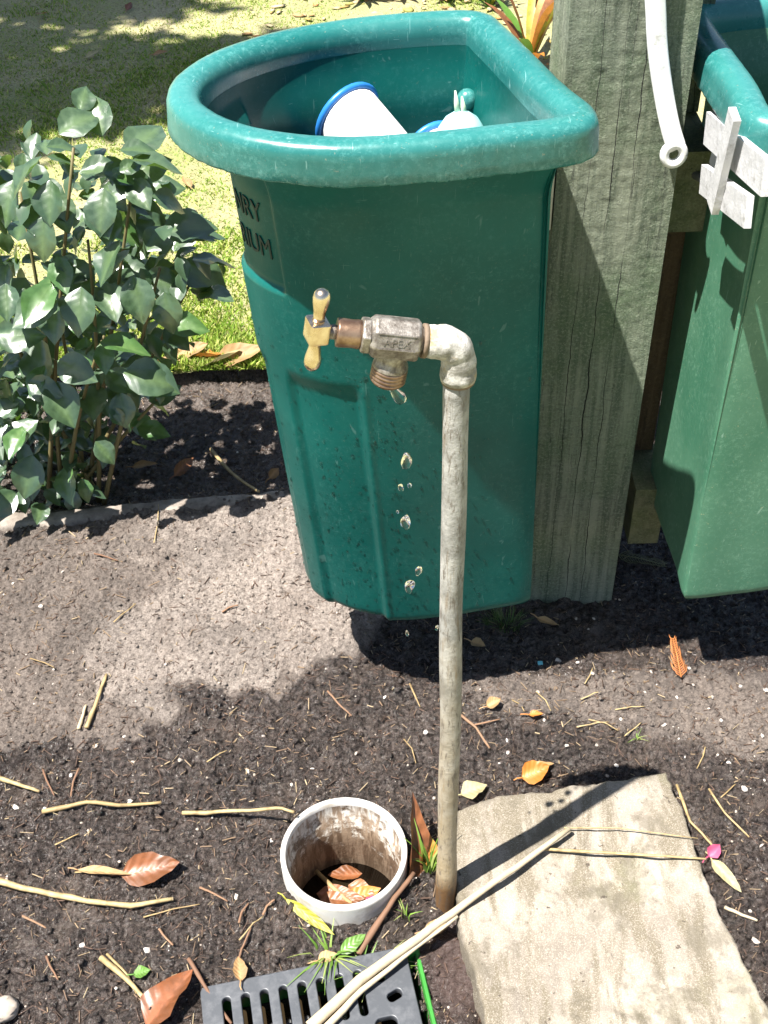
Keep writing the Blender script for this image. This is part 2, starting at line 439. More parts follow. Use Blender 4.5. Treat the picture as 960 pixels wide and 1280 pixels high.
M['concrete'] = (lambda k: k.set(k.mix(k.ramp(k.noise(40, 6, .7), [(.4, 0.0), (.65, 1.0)]), (.17, .14, .115), (.30, .26, .22)), .9, k.bump(k.noise(160, 5, .7), .7, .003)))(NM('old_concrete'))
M['water'] = (lambda k: k.set((1, 1, 1), .0, None, 0, Transmission_Weight=1.0, IOR=1.33))(NM('clear_water'))
M['murk'] = (lambda k: k.set(k.mix(k.noise(18), (.012, .009, .005), (.03, .02, .01)), .06, k.bump(k.noise(60), .05, .001)))(NM('murky_water'))
M['straw'] = mat_island('dry_straw', [(0, (.36, .25, .11)), (.5, (.42, .32, .16)), (1, (.28, .19, .085))], .6, use_obj=True, nscale=75, var=.85)
M['pale_straw'] = mat_island('bleached_straw', [(0, (.42, .34, .22)), (1, (.46, .38, .26))], .6, use_obj=True, nscale=90, var=.4)
M['twig'] = mat_island('brown_twig', [(0, (.16, .085, .05)), (1, (.24, .14, .08))], .75, use_obj=True)
M['brown_leaf'] = mat_island('dry_brown_leaf', [(0, (.20, .065, .022)), (.5, (.26, .11, .042)), (1, (.16, .07, .03))], .42, .12, .5, 45, True, vein=True)
M['tan_leaf'] = mat_island('dry_tan_leaf', [(0, (.34, .19, .08)), (1, (.42, .28, .13))], .6, .2, .4, 45, True, vein=True)
M['pale_leaf'] = mat_island('pale_yellow_leaf', [(0, (.42, .36, .17)), (1, (.46, .40, .23))], .55, .25, .4, 45, True, vein=True)
M['yellow_leaf'] = mat_island('yellow_green_leaf', [(0, (.34, .31, .025)), (1, (.30, .29, .04))], .45, .2, .5, 50, True, vein=True)
M['orange_leaf'] = mat_island('orange_leaf', [(0, (.52, .18, .03)), (1, (.60, .26, .05))], .45, .25, .5, 45, True, vein=True)
M['green_leaf'] = mat_island('fresh_green_leaf', [(0, (.09, .2, .03)), (1, (.14, .27, .05))], .4, .25, .5, 50, True, vein=True)
M['pink'] = mat_island('pink_petal', [(0, (.55, .06, .16)), (1, (.62, .12, .22))], .5, .3, .4, 80, True)
M['blue_bit'] = (lambda k: k.set(k.mix(k.noise(90), (.1, .42, .5), (.2, .55, .62)), .4))(NM('blue_scrap'))
M['pebble'] = mat_island('pale_shell_grit', [(0, (.42, .36, .30)), (.5, (.58, .54, .49)), (1, (.33, .27, .22))], .6, use_obj=True, nscale=300, var=.5)
M['grit'] = mat_island('pale_grit', [(0, (.30, .24, .19)), (.6, (.42, .36, .30)), (1, (.62, .57, .51))], .7)
M['letters'] = (lambda k: k.set(k.mix(k.noise(60), (.004, .02, .018), (.01, .035, .03)), .6))(NM('dark_moulded_letters'))  # letters coloured near-black green, darker than the bin wall around them
def mat_rose(name, a, b_, stem=False):
    k = NM(name)
    c = k.mix(k.objrand(), a, b_)
    c = k.mix(k.ramp(k.noise(5, 4, .6), [(.4, 0.0), (.7, 1.0)]), c, tuple(x * .75 for x in a))
    uvm = k.attr('vein')
    c = k.mix(k.math('MULTIPLY', uvm, .35), c, (.16, .24, .08))
    m_ = k.set(c, k.math('ADD', k.math('MULTIPLY', k.noise(3), .2), .24), k.bump(uvm, .35, .002, k.bump(k.math('SINE', k.math('MULTIPLY', k.attr('side'), 6.283)), .035, .010, k.bump(k.noise(2, 1), .15, .05))), Specular_IOR_Level=.9, Coat_Weight=.5, Coat_Roughness=.22)
    tr = k.n('ShaderNodeBsdfTranslucent'); tr.inputs[0].default_value = (.16, .32, .03, 1)
    mx = k.n('ShaderNodeMixShader'); mx.inputs[0].default_value = .16
    k.l(k.b.outputs[0], mx.inputs[1]); k.l(tr.outputs[0], mx.inputs[2]); k.l(mx.outputs[0], k.out.inputs[0])
    return m_
M['rose_leaf'] = mat_rose('rose_leaf', (.040, .080, .040), (.078, .125, .066))
M['rose_small'] = mat_rose('young_rose_leaf', (.055, .13, .035), (.085, .17, .045))
M['stem'] = (lambda k: k.set(k.mix(k.noise(50), (.10, .12, .04), (.17, .10, .05)), .6))(NM('rose_stem'))
M['bark'] = (lambda k: k.set(k.mix(k.noise(1, 5, .7, .4, k.coords((12, 12, 2))), (.06, .045, .035), (.16, .13, .10)), .9, k.bump(k.noise(20, 5), .8, .02)))(NM('bark'))
M['tree_leaf'] = mat_island('tree_leaf', [(0, (.035, .075, .02)), (1, (.08, .13, .035))], .5, .2)
M['dead_conifer'] = (lambda k: k.set((.42, .15, .04), .7))(NM('orange_conifer_needles'))
M['grey_conifer'] = (lambda k: k.set((.16, .16, .08), .7))(NM('faded_conifer_needles'))

# ================================================================== SETTING
PVC_C = (-.066, .885); PVC_R = .0845
GRATE_O = (-.094, .6155); GRATE_A = R(10.5); GRATE_W, GRATE_D = .262, .262
def grate_local(x, y):
    dx = np.asarray(x) - GRATE_O[0]; dy = np.asarray(y) - GRATE_O[1]
    c, s_ = math.cos(GRATE_A), math.sin(GRATE_A)
    return dx * c + dy * s_, -dx * s_ + dy * c
SLAB = [(0.0899, 0.9531), (0.1217, 0.9650), (0.2232, 0.9801), (0.3862, 1.0042), (0.3945, 0.9560), (0.4048, 0.8503), (0.4161, 0.7759), (0.4417, 0.6659), (0.4597, 0.5851), (0.4360, 0.4995), (0.1196, 0.4914), (0.1069, 0.6319), (0.0987, 0.7089), (0.0842, 0.7860), (0.0811, 0.8664)]
DRY = [(-0.6036, 1.5927), (0.0012, 1.6721), (0.0253, 1.4853), (0.0084, 1.3539), (-0.0421, 1.2723), (-0.0891, 1.2539), (-0.1678, 1.2272), (-0.1870, 1.1863), (-0.2551, 1.2190), (-0.3509, 1.1625), (-0.4277, 1.1854), (-0.5392, 1.3216)]
MED = [(-0.8773, 1.6470), (0.0161, 1.6805), (0.0322, 1.4850), (0.0150, 1.3537), (-0.0383, 1.2688), (-0.0891, 1.2539), (-0.1868, 1.1831), (-0.2547, 1.2142), (-0.3444, 1.1592), (-0.4392, 1.1025), (-0.7637, 1.0703)]
MED2 = [(0.0426, 1.2163), (0.7749, 1.2388), (0.7061, 1.0278), (0.4349, 1.0582), (0.3465, 1.0902), (0.1965, 1.1326)]
EDGE_Y = lambda x: 1.607 + (np.asarray(x) + .693) * .0875      # the old concrete edging runs along this line

X0, X1, Y0, Y1, RES = -1.16, 1.1, .42, 2.09, .0034
gx = np.arange(X0, X1 + RES / 2, RES); gy = np.arange(Y0, Y1 + RES / 2, RES)
GX, GY = np.meshgrid(gx, gy)
def blur(a, k):
    ker = np.ones(k) / k
    a = np.apply_along_axis(lambda r: np.convolve(np.pad(r, k // 2, 'edge'), ker, 'valid')[:len(r)], 1, a)
    return np.apply_along_axis(lambda r: np.convolve(np.pad(r, k // 2, 'edge'), ker, 'valid')[:len(r)], 0, a)
WX = GX + .055 * fbm(GX, GY, 20, 31, 5, .65); WY = GY + .055 * fbm(GX, GY, 20, 41, 5, .65)
m_dry = blur(in_poly(WX, WY, DRY).astype(float), 3)
m_dry = m_dry * np.clip(sstep(-.70, -.30, GX + .10 * fbm(GX, GY, 9, 35, 3) - .25 * (GY - 1.4)) + .25 * fbm(GX, GY, 16, 37, 4, .6), 0, 1)
m_med = blur(in_poly(WX, WY, MED).astype(float), 5) * (.88 + .3 * fbm(GX, GY, 11, 39, 4, .6))
m_med2 = blur(in_poly(WX, WY, MED2).astype(float), 25)
wet = 1 - .55 * m_med - .45 * m_med2
wet = np.where(m_dry > 0, np.minimum(wet, 1 - m_dry * (.93 + .07 * fbm(GX, GY, 12, 61, 3))), wet)
back = sstep(0, .03, GY - EDGE_Y(GX)) * (GX < -.1)
wet = np.clip(wet * (1 - back) + back * .72, 0, 1)
coarse = fbm(GX, GY, 7, 3, 3)
clod = fbm(GX, GY, 48, 11, 4, .6, True)
fine = fbm(GX, GY, 150, 21, 2, .6)
lump = np.maximum(0, fbm(GX, GY, 24, 15, 4, .55)) ** 1.2
SH = .008 * coarse + .0075 * clod * (.4 + .6 * wet) + .0050 * fine + .024 * lump * (.10 + .90 * wet) * sstep(-.5, .5, fbm(GX, GY, 5, 17, 3))
SH += .016 * blur(m_dry, 41) + .006 * m_med                                        # loose dry soil heaped against the edging
SH -= .030 * back * sstep(0, .08, GY - EDGE_Y(GX))                                  # the bed behind the edging lies lower
SH += .009 * back * fbm(GX, GY, 20, 71, 3, .6)
dslab = blur(in_poly(GX, GY, SLAB).astype(float), 17)
SH -= .022 * dslab
dp = np.hypot(GX - PVC_C[0], GY - PVC_C[1])
SH += .010 * np.exp(-((dp - .10) / .03) ** 2)
gl = grate_local(GX, GY)
dg_ = np.maximum(np.abs(gl[0]) - GRATE_W / 2, np.abs(gl[1]) - GRATE_D / 2)
SH = np.where(dg_ < .03, SH * sstep(-.01, .035, dg_) - .004 * (1 - sstep(-.01, .03, dg_)), SH)
mud = np.exp(-(((GX - .075) / .035) ** 2 + ((GY - .745) / .06) ** 2))               # wet trodden mud beside the slab
SH = SH * (1 - .6 * mud) - .008 * mud
SH *= 1 - sstep(Y1 - .03, Y1, GY) * .9
wet = wet + .35 * mud
def gz(x, y):
    i = int(round((x - X0) / RES)); j = int(round((y - Y0) / RES))
    if 0 <= i < len(gx) and 0 <= j < len(gy): return float(SH[j, i])
    return 0.0
def gmax(x, y, r=.01):
    return max(gz(x + a, y + b) for a in (-r, 0, r) for b in (-r, 0, r))

nx, ny = len(gx), len(gy)
idx = (np.arange(ny - 1)[:, None] * nx + np.arange(nx - 1)[None])
quads = np.stack([idx, idx + 1, idx + nx + 1, idx + nx], -1).reshape(-1, 4)
cx = (GX[:-1, :-1] + RES / 2).ravel(); cy = (GY[:-1, :-1] + RES / 2).ravel()
keep = np.hypot(cx - PVC_C[0], cy - PVC_C[1]) > PVC_R - .004
g2 = grate_local(cx, cy)
keep &= ~((g2[0] > -.121) & (g2[0] < .140) & (np.abs(g2[1]) < .121))

def mat_soil():
    k = NM('garden_soil')
    wt = k.attr('wet')
    wv = k.math('ADD', wt, k.math('MULTIPLY', k.math('SUBTRACT', k.noise(38, 5, .7), .5), .35))
    n1 = k.noise(150, 10, .8)
    dry = k.mix(k.ramp(n1, [(.38, 0.0), (.60, 1.0)]), (.175, .14, .116), (.46, .39, .335))
    wetc = k.mix(k.ramp(n1, [(.42, 0.0), (.64, 1.0)]), (.016, .012, .010), (.150, .118, .102))
    med = k.mix(k.ramp(n1, [(.38, 0.0), (.62, 1.0)]), (.085, .064, .052), (.30, .245, .205))
    c = k.mix(k.ramp(wv, [(.12, 0.0), (.42, 1.0)]), dry, med)
    c = k.mix(k.ramp(wv, [(.62, 0.0), (.80, 1.0)]), c, wetc)
    c = k.mix(k.math('MULTIPLY', k.ramp(k.noise(7, 6, .65), [(.40, 1.0), (.56, 0.0)]), .55), c, k.mix(.55, c, (.012, .010, .010)))
    c = k.mix(k.math('MULTIPLY', k.ramp(k.noise(10, 6, .7), [(.54, 0.0), (.66, 1.0)]), .35), c, (.20, .155, .125))
    c = k.mix(k.ramp(k.math('SUBTRACT', wt, .5), [(.53, 0.0), (.72, 1.0)]), c, k.mix(n1, (.05, .034, .030), (.17, .12, .105)))
    c = k.mix(k.ramp(k.voro(230), [(.06, 1.0), (.12, 0.0)]), c, (.30, .25, .20))
    c = k.mix(k.ramp(k.noise(420, 3, .7), [(.62, 0.0), (.70, 1.0)]), c, (.045, .028, .02))
    rg = k.ramp(k.math('ADD', wv, k.math('MULTIPLY', k.noise(90, 5, .7), .5)), [(.85, .95), (1.30, .16)])
    b = k.bump(k.noise(330, 6, .8), 1.0, .006); b = k.bump(k.noise(120, 4, .7), .8, .010, b)
    return k.set(c, rg, b, Specular_IOR_Level=.6)
M['soil'] = mat_soil()
me = np_mesh('soil', np.c_[GX.ravel(), GY.ravel(), SH.ravel()], quads[keep], M['soil'])
at = me.attributes.new('wet', 'FLOAT', 'POINT'); at.data.foreach_set('value', wet.ravel().astype(np.float32))
tag(part('soil_bed', me), kind='structure')

# surrounding garden: one sheet to the horizon with an opening where the soil bed lies
def mat_lawn():
    k = NM('dry_lawn_ground')
    c = k.mix(k.ramp(k.noise(2.4, 6, .6), [(.36, 0.0), (.64, 1.0)]), (.24, .29, .08), (.48, .43, .24))
    c = k.mix(k.ramp(k.noise(60, 5, .75), [(.4, 0.0), (.7, 1.0)]), c, (.30, .25, .13))
    c = k.mix(k.ramp(k.noise(140, 4, .75), [(.52, 0.0), (.68, 1.0)]), c, (.09, .075, .035))
    return k.set(c, .95, k.bump(k.noise(120, 5, .75), .8, .01))
M['lawn'] = mat_lawn()
FAR = 900
V = []; F = []
def patch(x0, x1, y0, y1, nx_=1, ny_=1):
    k = len(V)
    for j in range(ny_ + 1):
        for i in range(nx_ + 1):
            V.append((x0 + (x1 - x0) * i / nx_, y0 + (y1 - y0) * j / ny_, -.004))
    for j in range(ny_):
        for i in range(nx_):
            a = k + j * (nx_ + 1) + i; F.append((a, a + 1, a + nx_ + 2, a + nx_ + 1))
e = .01
patch(-FAR, FAR, Y1 - e, FAR); patch(-FAR, X0 + e, -FAR, Y1 - e); patch(X1 - e, FAR, -FAR, Y1 - e); patch(X0 + e, X1 - e, -FAR, Y0 + e)
tag(part('ground', make_mesh('ground', V, F, M['lawn'], False)), kind='structure')
V = []; F = []
LX = np.linspace(-3.2, 3.0, 125); LY = np.linspace(2.062, 6.2, 84)
A, B = np.meshgrid(LX, LY)
lz = .012 + .012 * fbm(A, B, 2, 90, 3) + .005 * fbm(A, B, 14, 94, 2)
lz = lz * sstep(2.06, 2.2, B) * (1 - sstep(5.9, 6.2, B)) + .0015
ii = np.arange(len(LY) - 1)[:, None] * len(LX) + np.arange(len(LX) - 1)[None]
tag(part('lawn', np_mesh('lawn', np.c_[A.ravel(), (B + .02 * fbm(A, B * 0, 9, 99, 3) * (B < 2.1)).ravel(), lz.ravel()], np.stack([ii, ii + 1, ii + len(LX) + 1, ii + len(LX)], -1).reshape(-1, 4), M['lawn'])), kind='structure')

# grass blades
def mat_grass():
    k = NM('lawn_grass')
    c = k.ramp(k.island(), [(0, (.13, .25, .02)), (.55, (.25, .36, .04)), (.85, (.40, .44, .10)), (1, (.55, .50, .20))])
    c2 = k.ramp(k.island(), [(0, (.28, .30, .07)), (.3, (.46, .40, .18)), (1, (.62, .52, .32))])
    c = k.mix(k.ramp(k.noise(2.4, 6, .6), [(.55, 0.0), (.78, 1.0)]), c, c2)
    m_ = k.set(c, .6)
    tr = k.n('ShaderNodeBsdfTranslucent'); k.l(c, tr.inputs[0])
    mx = k.n('ShaderNodeMixShader'); mx.inputs[0].default_value = .3
    k.l(k.b.outputs[0], mx.inputs[1]); k.l(tr.outputs[0], mx.inputs[2]); k.l(mx.outputs[0], k.out.inputs[0])
    return m_
M['grass'] = mat_grass()
def blades(name, px, py, pz, h, wd, lean, mat):
    n = len(px); a = rng.random(n) * 2 * np.pi; la = rng.random(n) * 2 * np.pi
    dx, dy = np.cos(a) * wd / 2, np.sin(a) * wd / 2
    lx, ly = np.cos(la) * lean, np.sin(la) * lean
    P0 = np.c_[px - dx, py - dy, pz]; P1 = np.c_[px + dx, py + dy, pz]
    P2 = np.c_[px + dx * .8 + lx * .4, py + dy * .8 + ly * .4, pz + h * .6]; P3 = np.c_[px - dx * .8 + lx * .4, py - dy * .8 + ly * .4, pz + h * .6]
    P4 = np.c_[px + lx, py + ly, pz + h]
    Vv = np.stack([P0, P1, P2, P3, P4], 1).reshape(-1, 3)
    b = np.arange(n)[:, None] * 5
    T = np.vstack([b + [0, 1, 2], b + [0, 2, 3], b + [3, 2, 4]])
    return np_mesh(name, Vv, T, mat)
n = 170000
by = 2.058 + (rng.random(n) ** 1.4) * 2.6
bx = -.42 - .24 * by + rng.random(n) * (.35 + .36 * by)
dens = fbm(bx, by, 2.4, 77, 3) + .25 * fbm(bx, by, 16, 79, 2)
kp = (rng.random(n) < np.clip(.60 - dens * 1.1 + .40 * (by < 2.6), .08, 1))
bx, by = bx[kp], by[kp]; n = len(bx)
hh = (.006 + .014 * rng.random(n)) * (1 + .3 * (by < 2.4))
tag(part('lawn_grass', blades('lawn_grass', bx, by, np.full(n, .006), hh, .0035 + .002 * rng.random(n), .004 + .018 * rng.random(n), M['grass'])), 'short patchy lawn grass, part green and part dried to straw', 'grass', kind='stuff')

# loose soil crumbs and mulch fibres
def ico():
    bm = bmesh.new(); bmesh.ops.create_icosphere(bm, subdivisions=1, radius=1)
    v = np.array([q.co[:] for q in bm.verts]); f = np.array([[q.index for q in p.verts] for p in bm.faces]); bm.free(); return v, f
IV, IF = ico()
def scatter(name, px, py, pz, size, mat, squash=(1, 1, .7), jit=.25):
    n = len(px); a = rng.random(n) * 2 * np.pi
    v = IV[None] * (1 + jit * (rng.random((n, 12, 1)) - .5) * 2) * np.array(squash) * (1 + .5 * (rng.random((n, 1, 3)) - .5))
    c, s_ = np.cos(a)[:, None], np.sin(a)[:, None]
    x = v[..., 0] * c - v[..., 1] * s_; y = v[..., 0] * s_ + v[..., 1] * c
    W = np.stack([x, y, v[..., 2]], -1) * size[:, None, None] + np.c_[px, py, pz][:, None]
    return np_mesh(name, W.reshape(-1, 3), (IF[None] + np.arange(n)[:, None, None] * 12).reshape(-1, 3), mat)
def ground_pts(n, ymin=.5, ymax=2.05):
    y = ymin + rng.random(n) * (ymax - ymin); x = (rng.random(n) - .5) * (.62 + .62 * y) * 1.12
    ok = (np.hypot(x - PVC_C[0], y - PVC_C[1]) > PVC_R + .006) & ~in_poly(x, y, SLAB)
    g_ = grate_local(x, y); ok &= ~((np.abs(g_[0]) < GRATE_W / 2 + .004) & (np.abs(g_[1]) < GRATE_D / 2 + .004))
    ok &= np.hypot(x - .067, y - .832) > .016
    x, y = x[ok], y[ok]
    ix = np.clip(((x - X0) / RES).round().astype(int), 0, nx - 1); iy = np.clip(((y - Y0) / RES).round().astype(int), 0, ny - 1)
    return x, y, SH[iy, ix], wet[iy, ix]
x, y, z, wv = ground_pts(46000)
kp = rng.random(len(x)) < .45 + .5 * (wv < .45)
x, y, z, wv = x[kp], y[kp], z[kp], wv[kp]
sz = .0010 + (.0028 + .0024 * (wv > .6)) * rng.random(len(x)) ** 5
me = scatter('soil_crumbs', x, y, z + sz * .25, sz, M['soil'])
at = me.attributes.new('wet', 'FLOAT', 'POINT'); at.data.foreach_set('value', np.repeat(wv, 12).astype(np.float32))
tag(part('soil_crumbs', me), 'loose crumbs of dry and wet soil scattered over the bed', 'soil', kind='stuff')
x, y, z, wv = ground_pts(1300)
sz = .0006 + .0020 * rng.random(len(x)) ** 3
tag(part('pale_grit', scatter('pale_grit', x, y, z + sz * .3, sz, M['grit'])), 'tiny pale grit flecks sprinkled over the dark soil', 'grit', kind='stuff')
x, y, z, wv = ground_pts(15000)
kp = rng.random(len(x)) < .45 + .55 * (wv > .5)
x, y, z = x[kp], y[kp], z[kp]; n = len(x)
L = .004 + .016 * rng.random(n) ** 2.2; a = rng.random(n) * 2 * np.pi; r_ = .00035 + .0007 * rng.random(n); tl = (rng.random(n) - .4) * .5
d = np.c_[np.cos(a) * np.cos(tl), np.sin(a) * np.cos(tl), np.sin(tl)]; s1 = np.c_[-np.sin(a), np.cos(a), 0 * a]; s2 = np.cross(d, s1)
P = np.c_[x, y, z + .0012]
vv = np.stack([P + d * (L * e_)[:, None] + (s1 * math.cos(q) + s2 * math.sin(q)) * r_[:, None] for e_ in (-.5, .5) for q in (0, 2.094, 4.189)], 1).reshape(-1, 3)
b = np.arange(n)[:, None] * 6
ff = np.vstack([b + [0, 1, 4, 3], b + [1, 2, 5, 4], b + [2, 0, 3, 5]])
M['fibre'] = mat_island('mulch_fibre', [(0, (.05, .03, .02)), (.55, (.11, .065, .045)), (.85, (.22, .15, .09)), (1, (.42, .33, .2))], .7)
tag(part('mulch_fibres', np_mesh('mulch_fibres', vv, ff, M['fibre'])), 'fine brown root and bark fibres lying in the soil', 'mulch', kind='stuff')

# old concrete edging between the dry soil and the lower bed
n_ = 110; xs = np.linspace(-1.15, -.13, n_); mb_v = []; mb_f = []
for i, x in enumerate(xs):
    yb = float(EDGE_Y(x)); o1 = .004 * float(fbm(np.array([x]), np.array([.3]), 30, 5, 3)[0]); o2 = .004 * float(fbm(np.array([x]), np.array([.9]), 30, 8, 3)[0])
    zt = .014 + .8 * o1
    for (dy, dz) in ((-.022, -.06), (-.022 + o2, zt - .010), (-.014 + o2, zt - .001), (.008 + o1, zt), (.014 + o1, zt - .006), (.016, -.08)): mb_v.append((x, yb + dy, dz))
for i in range(n_ - 1):
    for k in range(5): mb_f.append((i * 6 + k, (i + 1) * 6 + k, (i + 1) * 6 + k + 1, i * 6 + k + 1))
mb_f += [(5, 4, 3, 2, 1, 0), tuple((n_ - 1) * 6 + k for k in range(6))]
tag(part('garden_edging', make_mesh('garden_edging', mb_v, mb_f, M['concrete'])), 'crumbling thin concrete edging behind the dry soil, running to the green bin', 'edging')

# sandstone slab
def slab():
    P = np.array(SLAB); Q = []
    for i in range(len(P)):
        a, b_ = P[i], P[(i + 1) % len(P)]
        m_ = max(2, int(np.hypot(*(b_ - a)) / .004))
        Q += [a + (b_ - a) * t for t in np.arange(m_) / m_]
    Q = np.array(Q); Q += .006 * np.c_[fbm(Q[:, 0], Q[:, 1], 32, 201, 4, .6), fbm(Q[:, 0], Q[:, 1], 32, 211, 4, .6)]
    c = Q.mean(0); nr = 64; nq = len(Q); Vv = []; Ff = []
    def top(p): return .038 + .0028 * fbm(p[:, 0], p[:, 1], 9, 221, 3) + .0022 * fbm(p[:, 0] + p[:, 1] * .5, (p[:, 1] - p[:, 0] * .6) * 2.2, 16, 231, 4, .6) + .0016 * fbm(p[:, 0], p[:, 1], 90, 241, 3, .6) - .004 * sstep(.1, .5, fbm(p[:, 0], p[:, 1], 13, 245, 3))
    for j in range(1, nr + 1):
        t = j / nr; p = c + (Q - c) * t
        zz = top(p) - .0015 * max(0, (t - .98) / .02) ** 2
        Vv.append(np.c_[p, zz])
    for dz, ou in ((.012, .003), (.022, .002), (.034, .004), (.06, .002)):
        q = c + (Q - c) * (1 + ou / .2); q = q + .003 * np.c_[fbm(Q[:, 0], Q[:, 1] + dz * 4, 30, 251, 3), fbm(Q[:, 0] + dz * 4, Q[:, 1], 30, 261, 3)]
        Vv.append(np.c_[q, top(Q) - dz])
    Vv = np.vstack(Vv + [np.array([[c[0], c[1], .04]])]); nl = nr + 4
    i = np.arange(nq); i2 = (i + 1) % nq; Ff = np.vstack([np.stack([j * nq + i, (j + 1) * nq + i, (j + 1) * nq + i2, j * nq + i2], -1) for j in range(nl - 1)])
    Vv[:, 0] -= c[0]; Vv[:, 1] -= c[1]
    me = np_mesh('slab', Vv, Ff, M['slab'])
    ct = len(Vv) - 1
    bm = bmesh.new(); bm.from_mesh(me); bm.verts.ensure_lookup_table()
    for k in range(nq):
        f_ = bm.faces.new((bm.verts[ct], bm.verts[k], bm.verts[(k + 1) % nq])); f_.smooth = True
    bmesh.ops.recalc_face_normals(bm, faces=bm.faces[:]); bm.to_mesh(me); bm.free()
    return part('stepping_stone', me, None, (c[0], c[1], 0))
tag(slab(), 'large flat irregular sandstone slab lying beside the foot of the tap pipe', 'paving stone')

# ================================================================== FENCE
fence = thing('fence', 'weathered green-grey timber fence post with rails and palings between two green bins', 'fence', (.298, 1.44, 0))
def fpart(name, me, c): return part(name, me, fence, (c[0] - .298, c[1] - 1.44, c[2]))
post = fpart('post', rough_box('post', (.148, .125, 1.36), M['post'], .0034, .0011, 5, (), .00018), (.298, 1.4335, .56))
post['label'] = 'rough-sawn square post with long drying cracks'
fpart('rail', rough_box('rail', (.054, .80, .112), M['rail'], .005, .0018, 15), (.4045, 1.82, .711))
fpart('rail', rough_box('rail', (.048, .80, .115), M['rail'], .005, .0018, 25), (.4165, 1.80, .163))
for i in range(6):
    fpart('paling', rough_box('paling', (.054 if i == 0 else .03, .07, .428), M['paling'], .006, .0012, 33 + i), (.4075, 1.53 + i * .125, .4365))
for i in range(6):
    fpart('paling', rough_box('paling', (.055 if i == 0 else .020, .10, .34), M['post'], .006, .0012, 133 + i), (.405 if i == 0 else .392, 1.585 + i * .112, .9385))
b_ = bev_box('bracket', (.006, .03, .09), M['steel'], .0015); o = fpart('bracket', b_, (.2190, 1.385, .735)); o['label'] = 'dull steel hook strap on the post'

for p, q in (((.2265, 1.405, .742), (.128, 1.312, .742)), ((.2265, 1.405, .44), (.128, 1.306, .44)), ((.4040, 1.432, .735), (.4560, 1.352, .735))):
    p, q = Vector(p), Vector(q); c_ = (p + q) / 2
    v, f = tube([p - c_, q - c_], .006, 8); fpart('hanger_arm', make_mesh('hanger_arm', v, f, M['steel']), c_)

# ================================================================== BINS
CP = [(.262, 1.345), (.225, 1.322), (.15, 1.306), (.07, 1.292), (-.036, 1.285), (-.13, 1.308), (-.205, 1.358), (-.252, 1.43), (-.255, 1.51), (-.215, 1.59), (-.14, 1.655), (-.04, 1.7), (.06, 1.72), (.135, 1.722), (.172, 1.70), (.188, 1.655), (.215, 1.56), (.242, 1.46), (.268, 1.385)]
def catmull(P, n=40):
    P = np.array(P, float); o = []; m_ = len(P); t = (np.arange(n) / n)[:, None]
    for i in range(m_):
        a, b, c, d = P[i - 1], P[i], P[(i + 1) % m_], P[(i + 2) % m_]
        o.append(.5 * ((2 * b) + (c - a) * t + (2 * a - 5 * b + 4 * c - d) * t * t + (3 * b - a - 3 * c + d) * t ** 3))
    return np.vstack(o)
def resample(Q, N):
    Q = np.vstack([Q, Q[:1]]); s_ = np.r_[0, np.cumsum(np.hypot(*np.diff(Q, axis=0).T))]
    t = np.linspace(0, s_[-1], N, endpoint=False)
    return np.c_[np.interp(t, s_, Q[:, 0]), np.interp(t, s_, Q[:, 1])]
NB = 480
RIM = resample(catmull(CP), NB)
PERIM = float(np.hypot(*(np.roll(RIM, -1, 0) - RIM).T).sum())
TT = np.roll(RIM, -3, 0) - np.roll(RIM, 3, 0); TT /= np.hypot(TT[:, 0], TT[:, 1])[:, None]
NN = np.c_[-TT[:, 1], TT[:, 0]]                                  # outward
if (NN[96] @ (RIM[96] - RIM.mean(0))) < 0: NN = -NN
TOPB = RIM - .056 * NN
B0_ = RIM - .038 * NN
BOTB = np.c_[.228 + (B0_[:, 0] - .225) * .370 / .45, 1.31 + (B0_[:, 1] - 1.33) * .29 / .35]
ZT, ZB = .815, .03
U_ = np.arange(NB)
def band(u, a, b, s_): return sstep(a - s_, a + s_, u) * (1 - sstep(b - s_, b + s_, u))
def recess(u, z, decorated):
    """how far the wall is pushed in: the flutes, and on one bin the recessed name panel"""
    d = .0075 * band(u, 103, 147, 3.0) * (1 - sstep(.455, .492, z))
    d = d + .0060 * band(u, 168, 205, 4) * (1 - sstep(.455, .492, z))
    d = d + .0030 * band(u, 28, 52, 2.5) * (1 - sstep(.36, .40, z)) * 0
    d = d - .0022 * np.exp(-((u - 100) / 2.4) ** 2) * (1 - sstep(.47, .50, z))
    if decorated: d = d + .0080 * band(u, 139, 232, 1.8) * band(z, .612, .778, .004)
    return d
def wall(z, inset=0, decorated=True):
    t = (ZT - z) / (ZT - ZB); t = np.clip(t, 0, 1)
    p = TOPB * (1 - t) + BOTB * t + NN * (.014 * float(sstep(.735, .812, z)))
    corner = max(0, (ZB + .022 - z) / .022)
    off = -inset - recess(U_, z, decorated) - .022 * (1 - math.sqrt(max(0, 1 - corner * corner)))
    return p + NN * off[:, None]
SC_L, SC_R = .855, .90
def hang(P):
    """design frame -> the hung bin: it tapers towards its foot and hangs with the rim pushed forward"""
    P = np.asarray(P, float); k = .85 + .05 * (.80 - P[:, 2]) / .77
    return np.c_[P[:, 0] * k, P[:, 1] * k, 1.45 - k * (1.45 - P[:, 2])]
